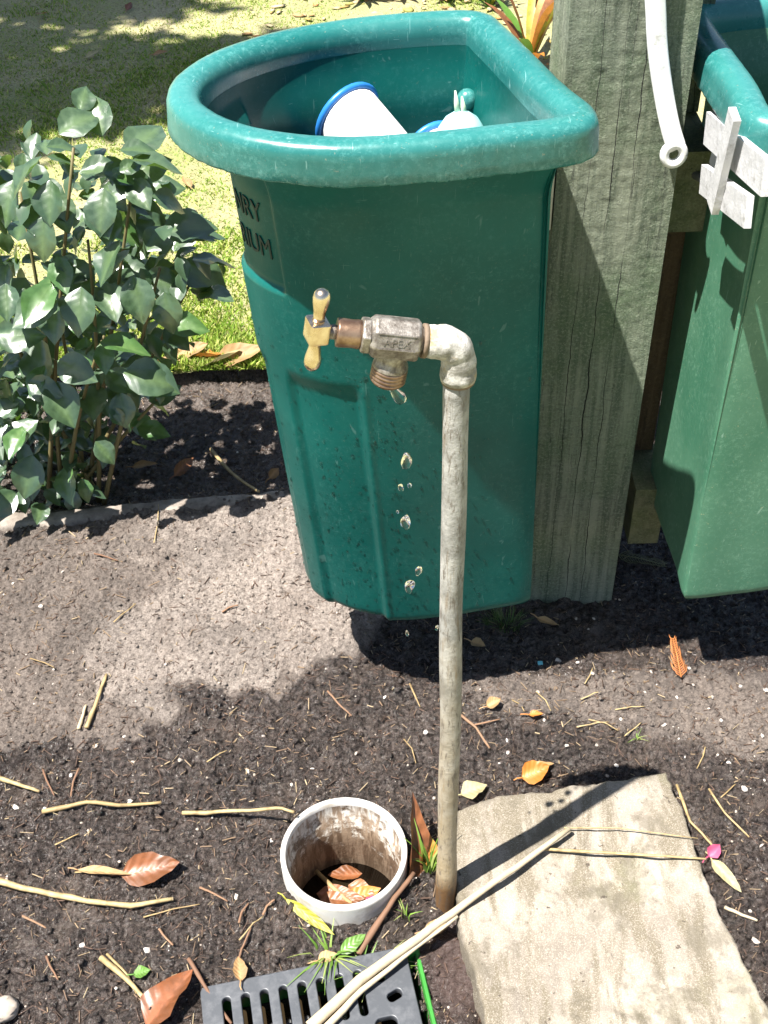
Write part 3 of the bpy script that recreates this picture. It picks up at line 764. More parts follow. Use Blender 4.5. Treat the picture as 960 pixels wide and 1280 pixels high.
def build_bin(root, org, decorated, mir, bodymat, rimmat, sc):
    fx = (lambda P: sc * (np.c_[(mir - P[:, 0]) if mir else P[:, 0], P[:, 1:]] - np.array(org))) if sc else (lambda P: hang(P) - np.array(LBW))
    rev = (lambda Fq: Fq[:, ::-1]) if mir else (lambda Fq: Fq)
    zs = np.r_[np.linspace(ZT - .003, .79, 4), np.linspace(.785, .60, 44), np.linspace(.595, .50, 6), np.linspace(.494, .45, 16), np.linspace(.44, .06, 14), ZB + np.array([.022, .018, .013, .008, .004, .001])]
    rows = [np.c_[wall(z, 0, decorated), np.full(NB, z)] for z in zs]
    rows.append(np.c_[wall(ZB, .03, False), np.full(NB, ZB)])
    rows.append(np.c_[BOTB.mean(0) + (BOTB - BOTB.mean(0)) * .02, np.full(NB, ZB)])
    zi = np.linspace(ZB + .006, ZT - .003, 60)
    rows.append(np.c_[BOTB.mean(0) + (BOTB - BOTB.mean(0)) * .02, np.full(NB, ZB + .006)])
    rows += [np.c_[wall(z, .0045 + .03 * (q == 0), decorated), np.full(NB, z)] for q, z in enumerate(zi)]
    Vv = np.vstack(rows); i = U_; i2 = (i + 1) % NB
    Ff = np.vstack([np.stack([j * NB + i, (j + 1) * NB + i, (j + 1) * NB + i2, j * NB + i2], -1) for j in range(len(rows) - 1)])
    part('body', np_mesh('bin_body', fx(Vv), rev(Ff), bodymat), root)
    # rolled rim: over the top and down to a free skirt edge
    prof = [(-.0463, .806), (-.0463, .824), (-.0440, .836), (-.0385, .8445), (-.030, .8485), (-.019, .8490), (-.0100, .8470), (-.0045, .8430), (-.0016, .8370), (-.0004, .8290), (.0006, .8150), (.0014, .8030), (.0006, .8005), (-.002, .8005), (-.0030, .804), (-.0035, .826), (-.008, .838), (-.018, .844), (-.034, .839), (-.0410, .830), (-.0420, .806)]
    wear = [0, 0, .05, .1, .15, .15, .1, .05, .05, .1, .25, .9, 1, .6, 0, 0, 0, 0, 0, 0, 0]
    rag = .0018 * fbm(U_ * .05, U_ * 0.0, 6, 301, 4)
    rr = []
    for (d, z) in prof:
        wob = (.0008 if d > -.04 else 0.0) * fbm(U_ * .02, U_ * 0 + z * 30, 8, 311, 3)
        rr.append(np.c_[RIM + NN * (d + wob)[:, None], np.full(NB, z) + (rag if z < .806 and d > -.01 else 0)])
    Vv = np.vstack(rr)
    Ff = np.vstack([np.stack([j * NB + i, j * NB + i2, (j + 1) * NB + i2, (j + 1) * NB + i], -1) for j in range(len(rr) - 1)])
    me_ = np_mesh('bin_rim', fx(Vv), rev(Ff), rimmat); at_ = me_.attributes.new('edge', 'FLOAT', 'POINT'); at_.data.foreach_set('value', np.repeat(np.array(wear, np.float32), NB))
    o = part('rim', me_, root)
    o['label'] = 'faded scuffed rolled rim'
LB = (.05, 1.48, 0)                                    # the bins' own design frame; they hang clear of the soil
LBW = Vector((.0450, 1.3320, .1480))
bin_l = thing('green_bin', 'green plastic bin with flat side against the post, behind the dripping tap', 'bin', LBW, 'green plastic bins hung on the fence')
build_bin(bin_l, LB, True, None, M['bin'], M['bin_rim'], None)
RB = (.467, 1.345, 0)
bin_r = thing('green_bin', 'sun-bleached green plastic bin hung to the right of the fence beside the white slats', 'bin', (.4370, 1.208, .145), 'green plastic bins hung on the fence')
bin_r.rotation_euler.z = R(18)
build_bin(bin_r, RB, False, .692, M['bin_right'], M['bin_rim'], SC_R)
def inbin(p):
    return Vector(hang(np.array([p]))[0])

# moulded letters wrapped round the recessed name panel
def wrap_text(body, u_right, zc, size):
    tm = text_mesh('lettering', body, size, .0008, M['letters'])
    co = np.array([v.co[:] for v in tm.vertices]); co[:, 0] -= co[:, 0].max()
    for v, (x, y, z) in zip(tm.vertices, co):
        u = u_right - x / (PERIM * .9 / NB); k = int(u) % NB; f = u - int(u)
        zz = zc + y
        wl = wall(zz, 0, True); p = wl[k] * (1 - f) + wl[(k + 1) % NB] * f; nn = NN[k]
        v.co = inbin((p[0] + nn[0] * (z + .0009), p[1] + nn[1] * (z + .0009), zz)) - LBW
    o = part('lettering', tm, bin_l); o['label'] = 'dark moulded letters'
wrap_text('NRY', 149, .712, .040); wrap_text('RIUM', 146, .664, .040)

# water beads clinging to the front of the bin
def beads(n):
    u = rng.normal(100, 46, n) % NB; z = .045 + (rng.random(n) ** 1.25) * .50; s_ = .0007 + .0020 * rng.random(n) ** 3
    ok = (u < 225) & (u > 6); u, z, s_ = u[ok], z[ok], s_[ok]; Vv = []; Ff = []
    for a, zz, r in zip(u, z, s_):
        k = int(a); wl = wall(zz, 0, True); p = wl[k]; nn = NN[k]; t = np.array([-nn[1], nn[0]])
        b0 = len(Vv); el = 1 + random.random() * 1.2 * (random.random() < .3)
        for ring, (rr, hh) in enumerate(((1, -.1), (.72, .42))):
            for q in range(7):
                an = 2 * math.pi * q / 7; du = math.cos(an) * r * rr; dz = math.sin(an) * r * rr * el
                Vv.append((p[0] + t[0] * du + nn[0] * hh * r - LB[0], p[1] + t[1] * du + nn[1] * hh * r - LB[1], zz + dz))
        Vv.append((p[0] + nn[0] * .6 * r - LB[0], p[1] + nn[1] * .6 * r - LB[1], zz))
        for q in range(7):
            q2 = (q + 1) % 7
            Ff.append((b0 + q, b0 + q2, b0 + 7 + q2, b0 + 7 + q)); Ff.append((b0 + 7 + q, b0 + 7 + q2, b0 + 14))
    return make_mesh('water_beads', hang(np.array(Vv) + np.array(LB)) - np.array(LBW), Ff, M['water'])
tag(part('water_beads', beads(1100), bin_l), 'splashed water beads on the front', kind='stuff')

# what lies in the bin
def sack():
    Q = wall(.60, .02, False)[::6]; c = Q.mean(0); Vv = []; Ff = []; n_ = len(Q)
    for j, t in enumerate(np.linspace(1, .05, 14)):
        p = c + (Q - c) * t; zz = .505 + .075 * (1 - t * t) + .018 * fbm(p[:, 0], p[:, 1], 14, 401, 4) 
        Vv.append(np.c_[p, zz])
    base = c + (Q - c) * .96; low = wall(ZB + .05, .012, False)[::6]
    Vv = [np.c_[low, np.full(n_, ZB + .0085)], np.c_[low * .5 + base * .5, np.full(n_, .27)]] + Vv
    m_ = len(Vv); Vv = hang(np.vstack(Vv)) - np.array((LBW.x, LBW.y, 0)); i = np.arange(n_); i2 = (i + 1) % n_
    Ff = np.vstack([np.stack([j * n_ + i, j * n_ + i2, (j + 1) * n_ + i2, (j + 1) * n_ + i], -1) for j in range(m_ - 1)])
    return np_mesh('sack', Vv, Ff, M['sack'])
tag(part('filled_sack', sack(), None, (LBW.x, LBW.y, 0)), 'dark bulging sack filling the lower part of the green bin', 'sack')
def cup(name, label, base, axis, length, r0, r1, nring=32):
    base = inbin(base); length *= SC_L; r0 *= SC_L; r1 *= SC_L; t = thing(name, label, 'bucket', base, 'white buckets with blue rims in the bin')
    v, f = lathe((0, 0, 0), axis, [(0, r0 * .9), (.004, r0), (length * .5, (r0 + r1) / 2), (length, r1), (length, r1 - .003), (length * .5, (r0 + r1) / 2 - .003), (.006, r0 - .003), (.005, r0 * .2)], nring)
    part('shell', make_mesh('bucket_shell', v, f, M['white_plastic']), t)
    ax = Vector(axis).normalized(); u = ax.orthogonal().normalized(); w_ = ax.cross(u)
    P = [ax * length + (u * math.cos(a) + w_ * math.sin(a)) * (r1 + .001) for a in np.linspace(0, 2 * math.pi, nring + 1)]
    v, f = tube(P, .0042, 8, False)
    part('rim', make_mesh('bucket_rim', v, f, M['blue_plastic']), t)
    return t
cup('small_bucket', 'white bucket with thick blue rim lying tilted highest in the green bin', (.052, 1.492, .700), (-.086, .108, .045), .148, .036, .048)
cup('small_bucket', 'white bucket beside the pale teal bottle, only its blue rim arc showing', (.122, 1.525, .668), (-.042, .080, .032), .095, .026, .036)
bt = thing('round_shouldered_bottle', 'pale teal round-topped plastic bottle in the bin with pale green nozzle', 'bottle', inbin((.119, 1.553, .605))); bt.scale = (SC_L,) * 3
v, f = lathe((0, 0, 0), (0, 0, 1), [(-.04, .033), (-.035, .038), (.09, .039), (.122, .0375), (.142, .032), (.156, .023), (.164, .012), (.167, .006)], 28)
part('shell', make_mesh('bottle_shell', v, f, M['pale_teal']), bt)
mb = MB()
for a, hgt in ((-.005, .030), (.004, .022)):
    mb.add(*tube([(a, 0, .160), (a - .002, 0, .160 + hgt * .6), (a - .004, .002, .165 + hgt)], [.0045, .004, .0012], 6, True, .5))
part('nozzle', mb.mesh('nozzle', M['pale_green']), bt)
v, f = lathe((0, 0, 0), (0, -1, .1), [(-.012, .004), (0, .006), (.004, .0115), (.010, .0125), (.016, .0095), (.019, .004)], 18)
o = part('hanger_knob', make_mesh('hanger_knob', v, f, M['bin_rim']), bin_l); kp_ = Vector((0.1120, 1.3920, 0.8586)); o.location = kp_ - LBW

# ================================================================== WHITE STRAP AND SLATS
def strap():
    P = [(0.3607, 1.3450, 0.8077), (0.3502, 1.3480, 0.8326), (0.3384, 1.3520, 0.8699), (0.3261, 1.3540, 0.9161), (0.3178, 1.3550, 0.9605), (0.3089, 1.3550, 1.0282), (0.3015, 1.3550, 1.0914)]
    P = [Vector(p) for p in P]; P[-1].z = 1.225; P[-1].y = 1.353
    P += [P[-1] + Vector((0, .004, .016)), P[-1] + Vector((0, .03, .0235)), P[-1] + Vector((0, .10, .0235))]
    org = P[0].copy(); P = [p - org for p in P]
    # smooth
    Q = []
    for i in range(len(P) - 1):
        a, b, c, d = P[max(i - 1, 0)], P[i], P[i + 1], P[min(i + 2, len(P) - 1)]
        for t in (0, .25, .5, .75): Q.append(.5 * ((2 * b) + (c - a) * t + (2 * a - 5 * b + 4 * c - d) * t * t + (3 * b - a - 3 * c + d) * t ** 3))
    Q.append(P[-1])
    t_ = thing('hooked_strap', 'white plastic strap with ring end hooked over the top of the post', 'strap', org)
    v = []; f = []
    for i, p in enumerate(Q):
        tg = (Q[min(i + 1, len(Q) - 1)] - Q[max(i - 1, 0)]).normalized(); sx = Vector((1, 0, 0)); sx = (sx - tg * sx.dot(tg)).normalized(); nn = tg.cross(sx)
        hw, ht = .0113, .0026
        for a, b in ((-1, -.6), (-.85, -1), (.85, -1), (1, -.6), (1, .6), (.85, 1), (-.85, 1), (-1, .6)): v.append(p + sx * hw * a + nn * ht * b)
    for i in range(len(Q) - 1):
        for k in range(8): f.append((i * 8 + k, i * 8 + (k + 1) % 8, (i + 1) * 8 + (k + 1) % 8, (i + 1) * 8 + k))
    f += [tuple(range(7, -1, -1)), tuple(range(len(v) - 8, len(v)))]
    part('strap_band', make_mesh('strap_band', v, f, M['white_plastic']), t_)
    c0 = Vector((-.003, -.001, -.006)); P = [c0 + Vector((math.cos(a) * .0112, 0, math.sin(a) * .0125)) for a in np.linspace(0, 2 * math.pi, 37)]
    v, f = tube(P, .0056, 10, False); part('ring', make_mesh('strap_ring', v, f, M['white_plastic']), t_)
strap()
def slat(root, name, p, q, wd, th, seed, org, mat='white_paint'):
    p = Vector(p); q = Vector(q); d = q - p; L = d.length; c = (p + q) / 2
    me = rough_box(name, (th, L, wd), M[mat], .004, .0009, seed)
    o = part(name, me, root); o.location = c - Vector(org)
    o.rotation_mode = 'QUATERNION'; o.rotation_quaternion = Vector((0, 1, 0)).rotation_difference(d.normalized()); return o
so = (.392, 1.25, .80)
st = thing('white_slat_bracket', 'white painted slat bracket fixed against the rim of the sun-bleached green bin', 'bracket', so)
slat(st, 'slat', (.3915, 1.336, .837), (.3915, 1.106, .888), .037, .008, 501, so)
slat(st, 'slat', (.3835, 1.294, .794), (.3835, 1.115, .846), .033, .0075, 511, so)
slat(st, 'upright', (.3755, 1.213, .800), (.3755, 1.195, .916), .026, .008, 521, so)
slat(st, 'upright', (.3990, 1.318, .795), (.3990, 1.294, .893), .022, .0035, 531, so)

# ================================================================== STANDPIPE AND TAP
PB = (.066, .832, 0)
sp = thing('standpipe_tap', 'dripping brass garden tap on a weathered galvanised standpipe', 'tap', PB)
EZ, EX, EY = .862, .0028, .035                  # the standpipe leans back a little
tau = R(10.5)
E0 = Vector((EX, EY, EZ)); AX = Vector((-math.cos(tau), -.05, math.sin(tau))).normalized(); DN = Vector((-math.sin(tau), 0, -math.cos(tau))); FR = AX.cross(DN).normalized()
if FR.y > 0: FR = -FR
P = []; rad = []
for i in range(46):
    z = -.06 + i * (EZ - .03 + .06) / 45
    P.append((EX * z / EZ + .0012 * math.sin(z * 7) + .0006 * math.sin(z * 21), EY * z / EZ + .0008 * math.cos(z * 9), z)); rad.append(.0121 + .0003 * math.sin(z * 31) + (.0016 * max(0, 1 - abs(z - .05) / .07)))
v, f = tube(P, rad, 28); o = part('pipe', make_mesh('pipe', v, f, M['pipe']), sp)
o['label'] = 'upright pipe, rusty at its foot'
def bez(a, b, c, n=16): return [a * (1 - t) ** 2 + b * 2 * t * (1 - t) + c * t * t for t in np.linspace(0, 1, n)]
ea = E0 + Vector((0, 0, -.036)); eb = E0 + AX * .030
path = [ea, ea + Vector((0, 0, .004)), ea + Vector((0, 0, .0045)), ea + Vector((0, 0, .010))] + bez(E0 + Vector((0, 0, -.024)), E0 + Vector((.002, 0, .0035)), E0 + AX * .020, 14) + [E0 + AX * .0235, E0 + AX * .024, eb]
rad = [.0158, .0164, .0164, .0160] + [.0152 + .0006 * math.sin(i * 1.3) for i in range(14)] + [.0150, .0146, .0142]
v, f = tube(path, rad, 28); part('elbow', make_mesh('elbow', v, f, M['elbow']), sp)
v, f = lathe(E0 + Vector((0, 0, -.0385)), (0, 0, 1), [(0, .0126), (0, .0152), (.0035, .0152), (.0035, .0126)], 24); part('joint_seal', make_mesh('joint_seal', v, f, M['rust']), sp)
v, f = lathe(E0, AX, [(.0285, .010), (.0285, .0150), (.0325, .0150), (.0325, .010)], 24); part('joint_seal', make_mesh('joint_seal', v, f, M['rust']), sp)
# tap body: eight-sided casting
bm_ = MB().add(*lathe(E0, AX, [(.0322, .0100), (.0322, .0132), (.0350, .0145), (.0352, .0172), (.0372, .0190), (.0745, .0190), (.0765, .0172), (.0790, .0150)], 8, True, FR, math.pi / 8 + .35))
body = part('tap_body', bm_.mesh('tap_body', M['tap'], False), sp)
bv = body.modifiers.new('bevel', 'BEVEL'); bv.width = .0022; bv.segments = 3; bv.limit_method = 'ANGLE'
tm = text_mesh('maker_name', 'APEX', .0096, .0006, M['tap'])
u_ = -AX; nrm = (FR * math.cos(.35) + AX.cross(FR) * math.sin(.35)).normalized()
if nrm.z < 0: nrm = (FR * math.cos(.35) - AX.cross(FR) * math.sin(.35)).normalized()
vv_ = nrm.cross(u_)
if vv_.z < 0: vv_ = -vv_
cc = E0 + AX * .0565 + nrm * (.0190 * math.cos(math.pi / 8) + .0002)
for q in tm.vertices: q.co = cc + u_ * q.co.x + vv_ * (q.co.y - .0005) + nrm * q.co.z
part('maker_name', tm, body)
fr = MB()
for (a0, a1, b0, b1) in ((-.0165, .0165, .0062, .0068), (-.0165, .0165, -.0068, -.0062)):
    bx_ = box_vf(a0, a1, b0, b1, 0, .0009); fr.add([cc + u_ * p[0] + vv_ * p[1] + nrm * p[2] for p in bx_[0]], bx_[1])
part('name_border', fr.mesh('name_border', M['tap'], False), body)
# spout with hose thread
S0 = E0 + AX * .0555
v, f = lathe(S0, DN, [(.004, .0135), (.018, .0130), (.0225, .0132), (.0255, .0152), (.0285, .0158), (.0292, .0158)], 28); part('spout', make_mesh('spout', v, f, M['tap']), sp)
pr = [(.0290, .0145)]
for k in range(4):
    d = .0296 + k * .0037; pr += [(d, .0150), (d + .0010, .0161), (d + .0021, .0161), (d + .0031, .0149)]
pr += [(.0450, .0145), (.0450, .0112), (.032, .0110)]
v, f = lathe(S0, DN, pr, 32, False); part('spout_thread', make_mesh('spout_thread', v, f, M['bronze']), sp)
# bonnet, stem, cross handle
v, f = lathe(E0, AX, [(.078, .0135), (.0785, .0165), (.0850, .0165), (.0860, .0150), (.0862, .012)], 6, True, FR, .4); o = part('bonnet_nut', make_mesh('bonnet_nut', v, f, M['tap'], False), sp)
bv = o.modifiers.new('bevel', 'BEVEL'); bv.width = .0012; bv.segments = 2
v, f = lathe(E0, AX, [(.0858, .010), (.0860, .0125), (.0885, .0128), (.0930, .0122), (.1050, .0128), (.1068, .0124), (.1072, .0100), (.1070, .006)], 28); part('bonnet', make_mesh('bonnet', v, f, M['bronze']), sp)
v, f = lathe(E0, AX, [(.1066, .0060), (.1095, .0066), (.1125, .0062), (.1165, .0062)], 18); part('stem', make_mesh('stem', v, f, M['tap']), sp)
HC = E0 + AX * .1235
me = bev_box('handle_hub', (.018, .020, .021), M['brass'], .0028, 3); hub = part('handle', me, sp, HC)
hub.rotation_mode = 'QUATERNION'; hub.rotation_quaternion = Quaternion((0, 1, 0), tau) @ Quaternion((0, 0, 1), .35)
hub['label'] = 'brass cross handle'
cross = (-DN + Vector((0, .05, 0))).normalized()
for sgn in (1, -1):
    v, f = lathe((0, 0, 0), cross * sgn, [(.009, .0060), (.0135, .0050), (.018, .0054), (.026, .0071), (.0315, .0076), (.0355, .0068), (.0385, .0045), (.0395, .001)], 20)
    inv = hub.rotation_quaternion.inverted(); v = [inv @ Vector(p) for p in v]
    part('lever', make_mesh('lever', v, f, M['brass']), hub)
# falling water
def drop(c, r, elong, label, seed):
    bm = bmesh.new(); bmesh.ops.create_icosphere(bm, subdivisions=3, radius=1); rr = random.Random(seed); ph = [rr.random() * 6 for _ in range(4)]
    for q in bm.verts:
        k = 1 + .16 * math.sin(3 * q.co.x + ph[0]) * math.sin(3 * q.co.z + ph[1]) + .08 * math.sin(5 * q.co.y + ph[2])
        q.co = Vector((q.co.x * r * k + .25 * r * q.co.z * math.sin(ph[3]), q.co.y * r * k, q.co.z * r * elong * k * (1.25 if q.co.z > 0 else 1)))
    me = bpy.data.meshes.new('water_drop'); bm.to_mesh(me); bm.free(); me.materials.append(M['water']); me.polygons.foreach_set('use_smooth', [True] * len(me.polygons))
    return tag(part('water_drop', me, None, c), label, 'water drop', 'drops falling from the tap')
outl = Vector(PB) + S0 + DN * .044
mb = MB().add(*tube([outl + Vector((.002, 0, .006)), outl + Vector((.003, 0, -.004)), outl + Vector((.0055, 0, -.012)), outl + Vector((.010, 0, -.019)), outl + Vector((.0125, 0, -.0235)), outl + Vector((.0128, 0, -.026))], [.0058, .0045, .0036, .0058, .0052, .0012], 14))
me = mb.mesh('hanging_drop', M['water'], True, outl); tag(part('water_drop', me, None, outl), 'stretched clear drop still hanging from the tap spout', 'water drop', 'drops falling from the tap')
for i, (p, r, el) in enumerate([((0.0221, 0.8600, 0.7369), .0048, 1.6), ((0.0165, 0.8600, 0.7056), .0026, 1.5), ((0.0249, 0.8600, 0.7083), .0020, 1.2), ((0.0207, 0.8600, 0.6602), .0046, 1.6), ((0.0331, 0.8600, 0.5939), .0034, 1.5), ((0.0240, 0.8600, 0.5712), .0048, 1.6), ((0.0210, 0.8600, 0.5011), .0017, 2.2), ((0.0524, 0.8600, 0.5085), .0017, 2.2), ((0.0131, 0.8600, 0.6752), .0014, 1)]):
    drop(p, r, el, 'large clear water drop falling below the tap spout in front of the green bin' if r > .004 else 'small clear droplet falling below the tap spout in front of the green bin', 40 + i)

# ================================================================== DRAIN PIPE AND GRATE
gd = thing('drain_pipe', 'short open white plastic drain pipe set upright in the soil', 'drain pipe', (*PVC_C, 0))
RI = PVC_R - .0075
v, f = lathe((0, 0, 0), (0, 0, 1), [(-.05, PVC_R - .001), (.042, PVC_R), (.0485, PVC_R), (.050, PVC_R - .0015), (.050, RI + .002), (.0485, RI + .0006), (.040, RI)], 96, False)
part('rim', make_mesh('pipe_rim', v, f, M['pvc']), gd)
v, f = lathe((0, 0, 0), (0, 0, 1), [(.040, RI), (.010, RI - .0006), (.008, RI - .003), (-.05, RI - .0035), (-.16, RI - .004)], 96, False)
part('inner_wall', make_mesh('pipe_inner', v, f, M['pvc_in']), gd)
v, f = lathe((0, 0, -.16), (0, 0, 1), [(0, RI - .004), (.001, .001)], 48); part('silt', make_mesh('silt', v, f, M['fibre']), gd)
v, f = lathe((0, 0, -.098), (0, 0, 1), [(0, RI - .004), (.0001, .0005)], 64, True); o = part('standing_water', make_mesh('standing_water', v, f, M['murk']), gd); o['label'] = 'dark water standing in the pipe'

def grate_mesh():
    c = bpy.data.curves.new('grate', 'CURVE'); c.dimensions = '2D'; c.fill_mode = 'BOTH'; c.extrude = .0045; c.bevel_depth = .0014; c.bevel_resolution = 2
    def poly(pts):
        s_ = c.splines.new('POLY'); s_.points.add(len(pts) - 1); s_.use_cyclic_u = True
        for q, (x, y) in zip(s_.points, pts): q.co = (x, y, 0, 1)
    def rrect(cx_, cy_, w_, h_, r, a=0):
        o_ = []
        for (sx, sy, a0) in ((1, 1, 0), (-1, 1, 90), (-1, -1, 180), (1, -1, 270)):
            for k in range(7):
                t = R(a0 + k * 15); x = sx * (w_ / 2 - r) + math.cos(t) * r; y = sy * (h_ / 2 - r) + math.sin(t) * r
                o_.append((cx_ + x * math.cos(a) - y * math.sin(a), cy_ + x * math.sin(a) + y * math.cos(a)))
        return o_
    poly(rrect(0, 0, GRATE_W - .003, GRATE_D - .003, .007))
    for sy in (1, -1):
        for k in range(8): poly(rrect(-.100 + k * .0235, sy * .082, .0135, .062, .0066))
        poly(rrect(.092, sy * .100, .017, .022, .0075, -.2)); poly(rrect(.105, sy * .070, .022, .015, .0065, .35 * sy)); poly(rrect(.088, sy * .034, .030, .026, .009, 0))
    for k in range(7): poly(rrect(-.088 + k * .0235, 0, .0135, .058, .0066))
    poly(rrect(.085, 0, .030, .018, .0075))
    o_ = bpy.data.objects.new('grate', c); COL.objects.link(o_)
    me = bpy.data.meshes.new_from_object(o_.evaluated_get(bpy.context.evaluated_depsgraph_get())); bpy.data.objects.remove(o_)
    me.materials.clear(); me.materials.append(M['grate']); return me
gt = thing('drain_grate', 'grey slotted plastic drain grate over a bright green pit', 'drain grate', (*GRATE_O, .006)); gt.rotation_euler.z = GRATE_A
part('grate_plate', grate_mesh(), gt)
v = []; f = []
def ring4(x0, x1, y0, y1, z): return [(x0, y0, z), (x1, y0, z), (x1, y1, z), (x0, y1, z)]
loops = [ring4(-.128, .149, -.128, .128, -.12), ring4(-.128, .149, -.128, .128, -.004), ring4(-.1265, .1475, -.1265, .1265, -.0015), ring4(-.1225, .1435, -.1225, .1225, -.0015), ring4(-.121, .142, -.121, .121, -.007), ring4(-.118, .136, -.118, .118, -.11), ring4(-.01, .01, -.01, .01, -.112)]
for lp in loops: v += lp
for i in range(len(loops) - 1):
    for k in range(4): f.append((i * 4 + k, i * 4 + (k + 1) % 4, (i + 1) * 4 + (k + 1) % 4, (i + 1) * 4 + k))
f.append((24, 25, 26, 27))
pit = part('pit_box', make_mesh('pit_box', v, f, M['pit'], False), gt)
part('pit_water', make_mesh('pit_water', ring4(-.119, .138, -.119, .119, -.045), [(0, 1, 2, 3)], M['murk']), gt)

# ================================================================== LITTER
def leaf_me(name, L, W, mat, fold=.15, curl=.0, tip=1.0, seg=6, twist=0, stalk=0):
    vv = []; ff = []; ve = []; sv_ = []
    jr = random.Random(int(L * 1e5 + W * 1e6)); w0 = 0
    for i in range(seg + 1):
        t = i / seg; wd = (1 + jr.uniform(-.13, .13)) * W / 2 * (math.sin(math.pi * min(1, t ** .78)) ** .85 if 0 < t < 1 else .02)
        x = L * t; zc = -curl * L * (t ** 2) + curl * L * .25 * t
        for j, s_ in enumerate((-1, -.5, 0, .5, 1)):
            y = wd * s_; z = zc + abs(s_) * wd * fold + .18 * wd * math.sin(t * 9 + s_ * 4 + jr.random()) * abs(s_)
            a = twist * t; vv.append((x, y * math.cos(a) - (z - zc) * math.sin(a), zc + y * math.sin(a) + (z - zc) * math.cos(a))); ve.append(1.0 if s_ == 0 else 0.0); sv_.append(t * 6 - abs(s_) * 1.3)
    for i in range(seg):
        for j in range(4):
            a = i * 5 + j; ff.append((a, a + 5, a + 6, a + 1))
    if stalk:
        tv, tf = tube([(.002, 0, .0004), (-stalk * .5, .002, .001), (-stalk, .001, .003)], [.0012, .0010, .0008], 4); k = len(vv); vv += [tuple(p) for p in tv]; ve += [1.0] * len(tv); sv_ += [0.0] * len(tv); ff += [tuple(i_ + k for i_ in q) for q in tf]
    me = make_mesh(name, vv, ff, M[mat]); at_ = me.attributes.new('vein', 'FLOAT', 'POINT'); at_.data.foreach_set('value', ve); at_ = me.attributes.new('side', 'FLOAT', 'POINT'); at_.data.foreach_set('value', sv_)
    return me
def orient(o, pos, heading, pitch=0, roll=0):
    o.location = pos; o.rotation_mode = 'XYZ'
    o.rotation_mode = 'QUATERNION'; o.rotation_quaternion = Quaternion((0, 0, 1), heading) @ Quaternion((0, 1, 0), -pitch) @ Quaternion((1, 0, 0), roll)
def fallen(label, p, L, W, head, mat, pitch=0, roll=0, fold=.25, curl=.15, dz=None, group=None, stalk=.012, twist=0, z=None):
    """a fallen leaf resting on whatever is under its base point"""
    o = part('fallen_leaf', leaf_me('fallen_leaf', L, W, mat, fold, curl, 1, 7, twist, stalk)); tag(o, label, 'leaf', group)
    q = R(head); mx, my = p[0] + math.cos(q) * L / 2, p[1] + math.sin(q) * L / 2
    zz = z if z is not None else max(gmax(p[0], p[1]), gmax(mx, my)) + .0022 + max(0, curl) * L * .25
    orient(o, (p[0], p[1], zz), q, R(pitch), R(roll)); return o
def stick(label, pts, r, mat='straw', cat='stick', group=None, name='dry_stick', lift=None, taper=.6, n=6, knots=True, onslab=False):
    """a stalk lying along ground points (x, y[, extra height])"""
    P = []
    for i in range(len(pts) - 1):
        a, b = pts[i], pts[i + 1]
        for t in np.arange(0, 1, .25): P.append([a[k] * (1 - t) + b[k] * t for k in range(2)] + [(a[2] if len(a) > 2 else 0) * (1 - t) + (b[2] if len(b) > 2 else 0) * t])
    a = pts[-1]; P.append([a[0], a[1], a[2] if len(a) > 2 else 0])
    Z_ = []
    for x, y, h in P: Z_.append((gmax(x, y, .006) if not lift else 0) + h + r * .8)
    for _ in range(4): Z_ = [max(Z_[i], (Z_[max(i - 1, 0)] + Z_[min(i + 1, len(Z_) - 1)]) / 2) for i in range(len(Z_))]
    rd = random.Random(int(abs(P[0][0] * 9999)) + len(P))
    pts3 = [Vector((x + rd.uniform(-1, 1) * r * .13, y + rd.uniform(-1, 1) * r * .13, z)) for (x, y, h), z in zip(P, Z_)]
    m_ = len(pts3); rad_ = [r * (1 - (1 - taper) * i / (m_ - 1)) * (1 + (.16 if knots and i % 5 == 2 else 0) + rd.uniform(-.06, .06)) for i in range(m_)]
    o0 = pts3[0].copy(); v, f = tube([p - o0 for p in pts3], rad_, n)
    return tag(part(name, make_mesh(name, v, f, M[mat]), None, o0), label, cat, group)

stick('long curved straw stick lying left of the brown curled leaf', [(-0.5683, 0.8895), (-0.4982, 0.8657), (-0.4081, 0.8417), (-0.3487, 0.8353), (-0.2947, 0.8452)], .0047)
stick('straight straw stick left of the drain pipe, not touching it', [(-0.4944, 0.9860), (-0.4441, 0.9910), (-0.3873, 0.9918), (-0.3290, 0.9993)], .0036)
stick('straight straw stick with one end resting on the drain pipe rim', [(-0.2973, 0.9809, 0.0000), (-0.2268, 0.9773, 0.0000), (-0.1675, 0.9568) + (.030,), (-0.1331, 0.9349) + (.0525,)], .0031)
stick('short straw stick running out of the soil near the long curved stick', [(-0.5859, 1.0545), (-0.5388, 1.0362), (-0.5038, 1.0172)], .0036)
stick('tan forked twig stub standing out on the dry brown soil', [(-0.4556, 1.1297), (-0.4461, 1.1767), (-0.4392, 1.2289)], .0036)
stick('short white bleached twig beside the tan forked stub', [(-0.4677, 1.1302), (-0.4652, 1.1512), (-0.4626, 1.1726)], .0030, 'pale_straw')
stick('pale straw stub below the green scrap leaf', [(-0.3769, 0.7644), (-0.3398, 0.7335), (-0.3075, 0.7015)], .0040)
stick('thin split straw beside the pale stub', [(-0.3706, 0.7697), (-0.3410, 0.7420), (-0.3254, 0.7164)], .0018)
stick('brown twig lying across the left corner of the drain grate', [(-0.2631, 0.7546) + (.006,), (-0.2350, 0.7148) + (.008,), (-0.2041, 0.6764) + (.006,)], .0030, 'twig')
stick('reddish brown twig propped between drain pipe and standpipe', [(-0.0487, 0.7591), (-0.0097, 0.8112) + (.006,), (0.0267, 0.8589) + (.012,)], .0046, 'twig')
